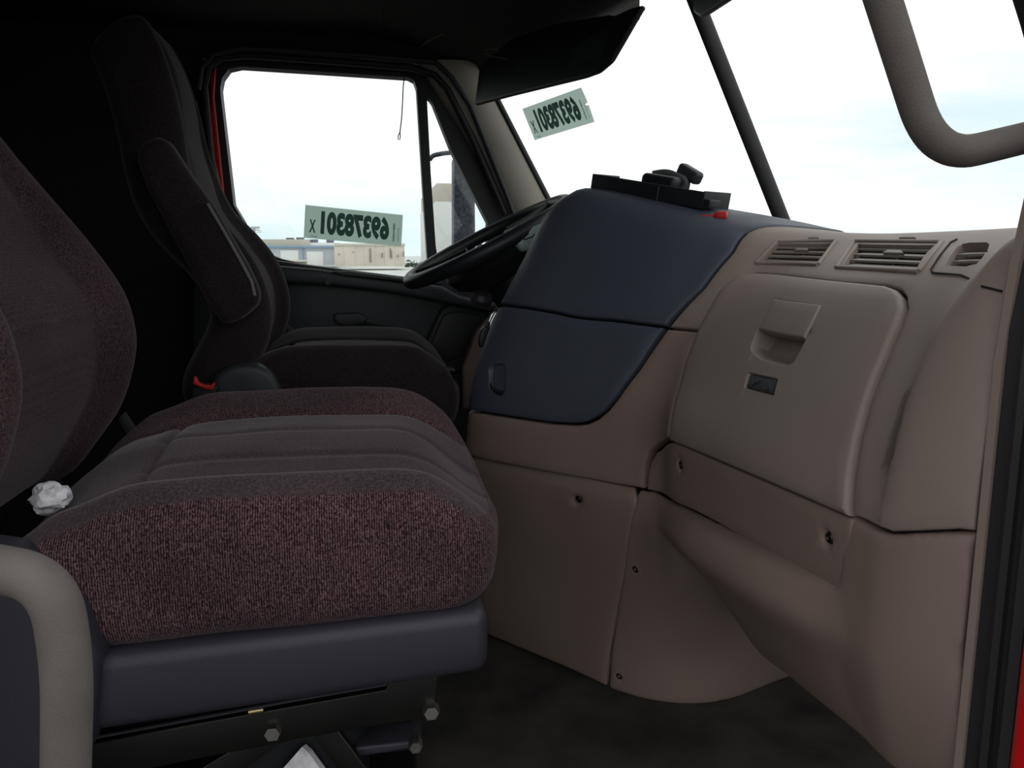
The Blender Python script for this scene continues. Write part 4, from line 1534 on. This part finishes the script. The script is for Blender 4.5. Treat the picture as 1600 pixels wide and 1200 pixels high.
gz = side_slab('instrument_bezel', rpx([(807, 383), (811, 366), (824, 356), (850, 348), (854, 372), (838, 390), (815, 394)], 5), 1.735, 0.03, M['gauge'], cl, bev=0.008)  # dashboard gauge bezel behind the wheel, only parented to the column
tube('bezel_line', [P(a, b, y=1.732) for a, b in [(810, 371), (820, 374), (832, 370), (842, 360)]], 0.0014, M['black'], gz, seg=6)
tube('stalk', [wl(.03, -.08, -.12), wl(-.01, -.17, -.125), wl(-.03, -.215, -.12)], [.010, .010, .013], M['charcoal'], cl, seg=10)
lathe('stalk_collar', [(.024, -.012), (.027, .0), (.022, .012), (.012, .014)], P(753, 466, y=1.86), (0.2, -.3, .9), M['seat_shell'], cl, 18)

# ================================================================== grab handles
R_H = 0.0178
hp = fillet([P(1335, -130, y=.545), P(1373, -20, y=.547), P(1459, 250, y=.552), P(1600, 216, y=.565), P(1660, 200, y=.59)], [0, 0, .062, 0.02, 0], 14)
gh = tag(tube('grab_handle', hp, 0.0122, M['handle'], None, seg=24), 'grey grab handle on the windscreen pillar at the upper right', 'grab handle', None)
hp = fillet([P(-190, 905, y=.60), P(-60, 878, y=.57), P(84, 906, y=.545), P(106, 1040, y=.545), P(103, 1210, y=.55), P(98, 1700, y=.56)], [0, .03, .10, 0.04, 0, 0], 14)
gh2 = tag(tube('grab_handle', hp, R_H * 0.90, M['handle'], None, seg=24), 'grey grab handle bending down beside the near seat base', 'grab handle', None)

# ================================================================== sun visors
def visor(name, corners, th, label):
    v = empty(name, sum((Vector(c) for c in corners), Vector()) / len(corners))
    tag(v, label, 'sun visor')
    c = [Vector(p) for p in corners]
    n = (c[1] - c[0]).cross(c[-1] - c[0]).normalized()
    ux = (c[1] - c[0]).normalized()
    uy = n.cross(ux)
    ring = [Vector(((p - c[0]).dot(ux), (p - c[0]).dot(uy))) for p in c]
    ring = [Vector(q) for q in fillet(ring, 0.007, 4, True)]
    slab('visor_panel', ring, lambda a, b, d: c[0] + ux * a + uy * b + n * (d - th / 2), th, 0.006, M['black'], v)
    return v, c[0], ux, uy, n


vc = [P(744, 165, y=2.30), P(937, 114, y=1.79), P(957, 98, y=1.765), P(1006, 9, y=1.70), P(990, 10, y=1.705), P(955, 30, y=1.76), P(770, 108, y=2.30)]
# keep the outline in one plane
v0, v1, v2 = vc[0], vc[1], vc[3]
nn = (v1 - v0).cross(v2 - v0).normalized()
fl = []
for (a, b) in ((744, 165), (800, 150), (915, 122), (937, 114), (957, 97), (1008, 9), (988, 14), (962, 26), (955, 24), (905, 32), (870, 38), (800, 62), (752, 105)):
    d = ray(a, b)
    fl.append(CAM + d * ((v0 - CAM).dot(nn) / d.dot(nn)))
vv, o0, ux, uy, nv = visor('sun_visor', fl, 0.014, "black sun visor folded down over the driver's windscreen")


def on_plane(a, b, lift):
    d = ray(a, b)
    q = CAM + d * ((v0 - CAM).dot(nn) / d.dot(nn))
    s = 1 if nn.dot(CAM - q) > 0 else -1
    return q + nn * s * lift


for nm_, pl, m_ in (('warning_label', [(895, 108), (905, 72), (958, 45), (944, 88)], M['charcoal']), ('sticky_label', [(810, 108), (815, 95), (846, 88), (840, 104)], M['charcoal'])):
    a = [on_plane(p, q, 0.0075) for p, q in pl]
    b = [on_plane(p, q, 0.0084) for p, q in pl]
    obj(nm_, a + b, [[0, 1, 2, 3], [4, 5, 6, 7], [0, 1, 5, 4], [1, 2, 6, 5], [2, 3, 7, 6], [3, 0, 4, 7]], M['charcoal'], vv, smooth=False)
tube('pivot_wire', fillet([on_plane(a, b, .012) for a, b in [(798, 95), (775, 91), (763, 86), (762, 80), (780, 79), (785, 83)]], .01, 3), 0.0013, M['bolt'], vv, seg=6)
q0, q1, q2 = P(1092, 27, y=1.50), P(1300, -105, y=1.02), P(1086, -90, y=1.53)
n2_ = (q1 - q0).cross(q2 - q0).normalized()
fl = []
for (a, b) in ((1088, 20), (1098, 27), (1108, 22), (1142, 0), (1310, -112), (1300, -190), (1080, -90)):
    d = ray(a, b)
    fl.append(CAM + d * ((q0 - CAM).dot(n2_) / d.dot(n2_)))
visor('sun_visor', fl, 0.014, 'black sun visor corner at the top of the centre post')

# ================================================================== things on the dashboard
tr = empty('storage_tray', P(1010, 318, y=1.52))
tag(tr, 'open black plastic tray lying on top of the navy dashboard', 'tray')
a0, a1 = P(922, 313, y=1.62), P(1096, 344, y=1.38)
for _e in (a0, a1):
    _h = S.bvh.ray_cast(Vector((_e.x, _e.y, 1.4)), Vector((0, 0, -1)))[0]
    _e.z = _h.z + (0.0035 if _e is a0 else 0.0095)
tx = (a1 - a0).normalized()
ty = Vector((-tx.y, tx.x, 0)).normalized()
if ty.x < 0:
    ty = -ty
tz = tx.cross(ty)
if tz.z < 0:
    tz = -tz
LT, WT, HT = (a1 - a0).length, 0.08, 0.030
rm = Matrix((tx, ty, tz)).transposed()


def tbx(name, l0, l1, w0, w1, h0, h1, m, par, r_=0.0015):
    c = a0 + tx * (l0 + l1) / 2 + ty * (w0 + w1) / 2 + tz * (h0 + h1) / 2
    return rbox(name, c, ((l1 - l0) / 2, (w1 - w0) / 2, (h1 - h0) / 2), r_, m, par, nm=1, nr=2, rot=rm)


tbx('tray_floor', 0, LT, 0, WT, 0, .003, M['black'], tr)
tbx('tray_wall', 0, LT, 0, .003, 0, HT, M['black'], tr)
tbx('tray_wall', 0, LT, WT - .003, WT, 0, HT * .8, M['black'], tr)
tbx('tray_wall', 0, .003, 0, WT, 0, HT, M['black'], tr)
tbx('tray_wall', LT - .003, LT, 0, WT, 0, HT * 1.05, M['black'], tr)
tbx('divider', LT * .62, LT * .63, -.002, WT, 0, HT * .9, M['charcoal'], tr)
tbx('tray_tab', LT, LT + .015, 0.0, .03, .004, .018, M['black'], tr)
pch = empty('black_pouch', a0 + tx * LT * .55 + ty * .05 + tz * .03)
tag(pch, 'small black pouch with looped strap lying in the dashboard tray', 'pouch')
c = a0 + tx * LT * .56 + ty * .040 + tz * .034
rbox('pouch_body', c, (.042, .028, .013), 0.010, M['black'], pch, nm=3, nr=3, rot=rm)
tube('strap', fillet([c + tx * -.035 + tz * .012, c + tx * .0 + tz * .020, c + tx * .045 + tz * .010, c + tx * .05 + tz * -.004, c + tx * .02 + tz * -.004], .02, 5), .006, M['belt'], pch, seg=8, flat=.5)
rbox('flap', c + tx * .030 + tz * .021 + ty * .03, (.026, .012, .012), 0.007, M['charcoal'], pch, nm=2, nr=3, rot=rm @ Matrix.Rotation(R(18), 3, 'Y'))
rd = empty('red_lighter', P(1122, 338, y=1.27))
tag(rd, 'small red plastic item lying right of the dashboard tray', 'lighter')
b0, b1 = P(1106, 338, y=1.36), P(1137, 337, y=1.34)
tube('handle', [b0 + (b1 - b0) * t for t in (.35, .5, .75, .95, 1.0)], [.006, .0085, .0085, .0085, .006], M['red_plastic'], rd, seg=12)
tube('neck', [b0 + (b0 - b1) * .4, b0 + (b1 - b0) * .4], .0025, M['red_plastic'], rd, seg=8)

# ================================================================== auction stickers (seen from behind, lettering reversed)
SCX = Surf([[Vector((wx(y, z) - 0.004, y, z)) for z in (0.9, 1.0, 1.1, 1.2, 1.3, 1.42)] for y in (1.56, 1.7, 1.85, 2.0, 2.15, 2.3, 2.46)], 4)


def sticker(name, quad, put, label, notch=None):
    """quad: pixel corners top-left, top-right, bottom-right, bottom-left as seen from inside"""
    c3 = [put(*q) for q in quad]
    e = empty(name, sum(c3, Vector()) / 4)
    tag(e, label, 'sticker')

    def at(s, t, lift=0.0):
        p = (c3[0] * (1 - s) + c3[1] * s) * (1 - t) + (c3[3] * (1 - s) + c3[2] * s) * t
        n = (c3[1] - c3[0]).cross(c3[3] - c3[0]).normalized()
        if n.dot(CAM - p) < 0:
            n = -n
        return p + n * lift
    ol = notch or [(0, 0), (1, 0), (1, 1), (0, 1)]
    obj('paper', [at(s, t) for s, t in ol], [list(range(len(ol)))], M['paper'], e, smooth=False, fix=False)

    def word(nm, body, s0, s1, t0, t1, bold=0.0, vertical=False):
        me = text_mesh(body, bold)
        xs = [v.co.x for v in me.vertices]
        ys = [v.co.y for v in me.vertices]
        vv_ = []
        for v in me.vertices:
            f = (v.co.x - min(xs)) / (max(xs) - min(xs))
            g = (v.co.y - min(ys)) / (max(ys) - min(ys))
            if vertical:
                s, t = s0 + (s1 - s0) * (1 - g), t0 + (t1 - t0) * f
            else:
                s, t = s1 + (s0 - s1) * f, t1 + (t0 - t1) * g
            vv_.append(at(s, t, 0.0012))
        return obj(nm, vv_, [list(p.vertices) for p in me.polygons], M['ink'], e, smooth=False, fix=False)
    word('lot_number', '69378301', .165, .865, .11, .86, 0.055)
    word('lot_letter', 'X', .05, .115, .42, .82, 0.03)

    def fine_print(s0, s1, t0, t1, n, along_t):
        """illegible small print: a run of tiny ink marks"""
        rr_ = random.Random(n)
        vs2, fs2 = [], []
        for k in range(n):
            f0, f1 = k / n, (k + 0.45 + 0.35 * rr_.random()) / n
            if along_t:
                q = [(s0, t0 + (t1 - t0) * f0), (s1, t0 + (t1 - t0) * f0), (s1, t0 + (t1 - t0) * f1), (s0, t0 + (t1 - t0) * f1)]
            else:
                q = [(s0 + (s1 - s0) * f0, t0), (s0 + (s1 - s0) * f1, t0), (s0 + (s1 - s0) * f1, t1), (s0 + (s1 - s0) * f0, t1)]
            b_ = len(vs2)
            vs2 += [at(x_, y_, 0.0012) for x_, y_ in q]
            fs2.append([b_, b_ + 1, b_ + 2, b_ + 3])
        obj('small_print', vs2, fs2, M['ink'], e, smooth=False, fix=False)
    fine_print(.905, .925, .30, .88, 13, True)
    fine_print(.958, .966, .42, .85, 16, True)
    fine_print(.065, .14, .915, .945, 7, False)
    return e


sticker('number_sticker', [(477, 320), (629.5, 336), (627, 385), (474.5, 371.5)], lambda a, b: P(a, b, y=2.499), "pale green paper sticker with reversed number on the driver's door window")
sticker('number_sticker', [(816, 170), (908, 136.5), (929, 190.5), (835.5, 219)], lambda a, b: SCX.pt(*SCX.hit(a, b), 0.0), 'pale green notched number sticker on the windscreen below the visor',
        notch=[(0, 0), (1, 0), (1.01, .44), (.965, .46), (.965, .49), (1.01, .52), (1, 1), (0, 1)])

# thin cord in the door window
cd = empty('pull_cord', P(632, 120, y=2.47))
tag(cd, "thin dark cord with end loop hanging in the driver's door window", 'cord')
tube('cord', [P(a, b, y=2.47) for a, b in [(632, 119), (630, 135), (629, 160), (627.5, 185), (625, 206)]], 0.0016, M['black'], cd, seg=6)
tube('loop', [P(a, b, y=2.47) for a, b in [(625, 206), (622, 213), (622, 218), (624.5, 218.5), (625.5, 213), (625, 206)]], 0.0014, M['black'], cd, seg=6)

# crumpled paper in the seat crease
pb = bmesh.new()
bmesh.ops.create_icosphere(pb, subdivisions=3, radius=0.0225)
for v in pb.verts:
    n = v.co.normalized()
    k = noise.noise(n * 1.7 + Vector((3, 1, 7))) * 0.35 - abs(noise.noise(n * 3.4)) * .55
    v.co = v.co * (1.05 + k)
    v.co.z *= 0.85
me = bpy.data.meshes.new('paper')
pb.to_mesh(me)
pb.free()
cp_ = link('crumpled_paper', me, M['white_paper'], None, smooth=False)
cp_.location = P(79, 777, y=0.985)
tag(cp_, 'crumpled white paper ball lying on the near seat cushion', 'paper')
# wrapper under the seat
wv = [P(a, b, y=1.0) for a, b in [(434, 1210), (472, 1167), (482, 1176), (508, 1212)]]
wv2 = [p + Vector((0.004, .012, -.004)) for p in wv]
tag(obj('paper_wrapper', wv + wv2, [[0, 1, 2, 3], [7, 6, 5, 4], [0, 1, 5, 4], [1, 2, 6, 5], [2, 3, 7, 6], [3, 0, 4, 7]], M['white_paper'], None, smooth=False),
    'folded pale wrapper lying under the near seat frame', 'wrapper')

# ================================================================== outside
GZ = -1.32
tag(obj('ground', [Vector((-400, -400, GZ - .05)), Vector((400, -400, GZ - .05)), Vector((400, 400, GZ - .05)), Vector((-400, 400, GZ - .05))], [[0, 1, 2, 3]], M['gravel'], None, smooth=False), kind='structure')
ya = [Vector((48 * math.cos(k * math.pi / 24), 48 * math.sin(k * math.pi / 24), GZ)) for k in range(48)]
tag(obj('ground_low_bounce', ya, [list(range(48))], M['dark_ground'], None, smooth=False), kind='structure')  # unseen dark disc added round the cab to cut light bounced off the ground
bb = empty('roadside_sign', P(398, 380, y=170))
tag(bb, 'tiny distant sign on a lattice pole left of the warehouse', 'sign')
bb.location.z = GZ
M['sign_grey'] = mat('weathered_sign', (0.42, 0.46, 0.48), 0.8)

mr = empty('side_mirror', P(728, 380, y=2.95))
tag(mr, 'grey tall side mirror outside the vent window', 'mirror')
side_slab('mirror_housing', rpx([(709, 247), (716, 238), (734, 236), (742, 247), (744, 470), (709, 470)], 4), 2.95, 0.09, M['mirror_shell'], mr, bev=0.012)
tube('mirror_bracket', [P(730, 250, y=2.99), P(735, 252, y=2.75), P(745, 262, y=2.55)], 0.012, M['mirror_shell'], mr, seg=8)
tube('mirror_arm', fillet([P(a, b, y=2.93) for a, b in [(671, 250), (676, 243), (695, 239), (722, 238)]], .02, 4), 0.008, M['mirror_shell'], mr, seg=8)

M['wall_blue'] = mat('pale_blue_cladding', (0.50, 0.54, 0.58), 0.7, var=0.05, vscale=.3)
M['wall_cream'] = mat('stained_cream_cladding', (0.62, 0.57, 0.49), 0.8, var=0.12, vscale=.25)
M['roof_tan'] = mat('tan_metal_roof', (0.55, 0.51, 0.44), 0.7)
M['trim_blue'] = mat('blue_gutter', (0.25, 0.36, 0.48), 0.6)
M['door_white'] = mat('white_roller_door', (0.80, 0.82, 0.80), 0.7)
M['rust'] = mat('rust_streak', (0.25, 0.17, 0.12), 0.9)
YB = 110.0


def far_box(name, x0, y0, x1, y1, Y, depth, m, parent):
    a, b = P(x0, y1, y=Y), P(x1, y0, y=Y)
    lo = Vector((a.x, Y, a.z))
    hi = Vector((b.x, Y + depth, b.z))
    return rbox(name, (lo + hi) / 2, tuple((hi - lo) / 2), 0.02, m, parent, nm=1, nr=1)


wb = empty('warehouse', P(450, 420, y=YB))
tag(wb, 'pale blue and tan metal warehouse with white roller doors beyond the yard', 'building')
wb.location.z = GZ
zb = 415
far_box('wall', 300, 387, 525, zb, YB, 14, M['wall_blue'], wb)
far_box('upper_wall', 395, 379, 530, 390, YB + 16, 10, M['door_white'], wb)
far_box('roof', 300, 374, 484, 386, YB + 15.5, 10, M['roof_tan'], wb)
far_box('gutter', 300, 383.5, 528, 387, YB - .4, .6, M['trim_blue'], wb)
for (x0, x1, y0) in ((439, 466, 391), (480, 504.5, 393), (345, 370, 390)):
    far_box('roller_door', x0, y0, x1, zb, YB - .15, .3, M['door_white'], wb)
for x0 in (415, 473, 524):
    far_box('downpipe', x0, 386, x0 + 1.2, zb, YB - .2, .3, M['trim_blue'], wb)
for (x0, y0) in ((447, 371.5), (463, 371), (485, 374), (510, 374.5)):
    far_box('roof_unit', x0, y0, x0 + 11, y0 + 5, YB + 16, 2, M['mirror_shell'], wb)
shd = empty('cream_shed', P(580, 420, y=100))
tag(shd, 'rust-stained cream metal shed beside the warehouse', 'building')
shd.location.z = GZ
for k in range(7):
    x0 = 523 + 15.6 * k
    far_box('cladding_panel', x0, 381 + .3 * k, x0 + 15.3, zb + 1, 100 - (k % 2) * .06, 8, M['wall_cream'], shd)
far_box('roof_edge', 522, 380.5, 633, 384, 99.8, 8.4, M['roof_tan'], shd)
for (x0, y0, h_) in ((596.5, 395, 8), (609.5, 388, 14), (611, 392, 12), (621, 398, 4), (630, 393, 8), (551, 393, 2), (529, 396, 3), (578, 388, 22)):
    far_box('rust_streak', x0, y0, x0 + 1.3, y0 + h_, 99.7, .2, M['rust'], shd)
car = empty('skip_bin', P(465, 413, y=90))
tag(car, 'green skip bin standing before the warehouse', 'bin')
car.location.z = GZ
M['bin_green'] = mat('green_bin_paint', (0.20, 0.26, 0.18), 0.7)
far_box('bin_body', 459, 409, 477, 420, 90, 2, M['bin_green'], car)
far_box('bin_lid', 457, 406.5, 478, 409, 89.8, 2.4, M['wall_cream'], car)
tl = empty('white_trailer', P(700, 400, y=30))
tag(tl, 'pale box trailer end standing behind the side mirror', 'trailer')
tl.location.z = GZ
far_box('trailer_body', 683, 316, 742, 485, 30, 9, M['door_white'], tl)
far_box('trailer_top_rail', 682.5, 287, 742.5, 316, 30.02, 9, M['wall_cream'], tl)
hd = empty('hedge', P(638, 420, y=120))
tag(hd, 'dark hedge line right of the cream shed', 'hedge')
vs_, fs_ = [], []
rnd = random.Random(3)
for k in range(160):
    c = P(634 + rnd.random() * 40, 411 + rnd.random() * 8, y=118 + rnd.random() * 3)
    s = .25 + rnd.random() * .4
    b = len(vs_)
    for q in range(3):
        vs_.append(c + Vector((rnd.uniform(-s, s), rnd.uniform(-s, s), rnd.uniform(-s, s))))
    fs_.append([b, b + 1, b + 2])
M['leaf'] = mat('hedge_leaf', (0.07, 0.10, 0.06), 0.9)
obj('foliage', vs_, fs_, M['leaf'], hd, smooth=False)

far_box('sign_panel', 392, 354, 405.5, 357, 170, .4, M['sign_grey'], bb)
far_box('sign_panel', 392.5, 358.5, 404, 360, 170, .4, M['sign_grey'], bb)
far_box('sign_panel', 403, 359, 408, 364, 170, .4, M['door_white'], bb)
far_box('sign_panel', 391, 362, 402, 364, 170, .4, M['door_white'], bb)
far_box('pole', 398, 354, 399, 420, 170.5, .4, M['door_white'], bb)
fl_ = empty('floodlight_mast', P(1213, 380, y=150))
tag(fl_, 'tiny distant floodlight mast left of the windscreen centre post', 'light mast')
fl_.location.z = GZ
for k in range(4):
    far_box('lamp_row', 1208.5, 349.5 + 4.2 * k, 1213.5, 351.2 + 4.2 * k, 150, .3, M['sign_grey'], fl_)
far_box('mast', 1212.8, 349, 1213.6, 410, 150.4, .3, M['door_white'], fl_)
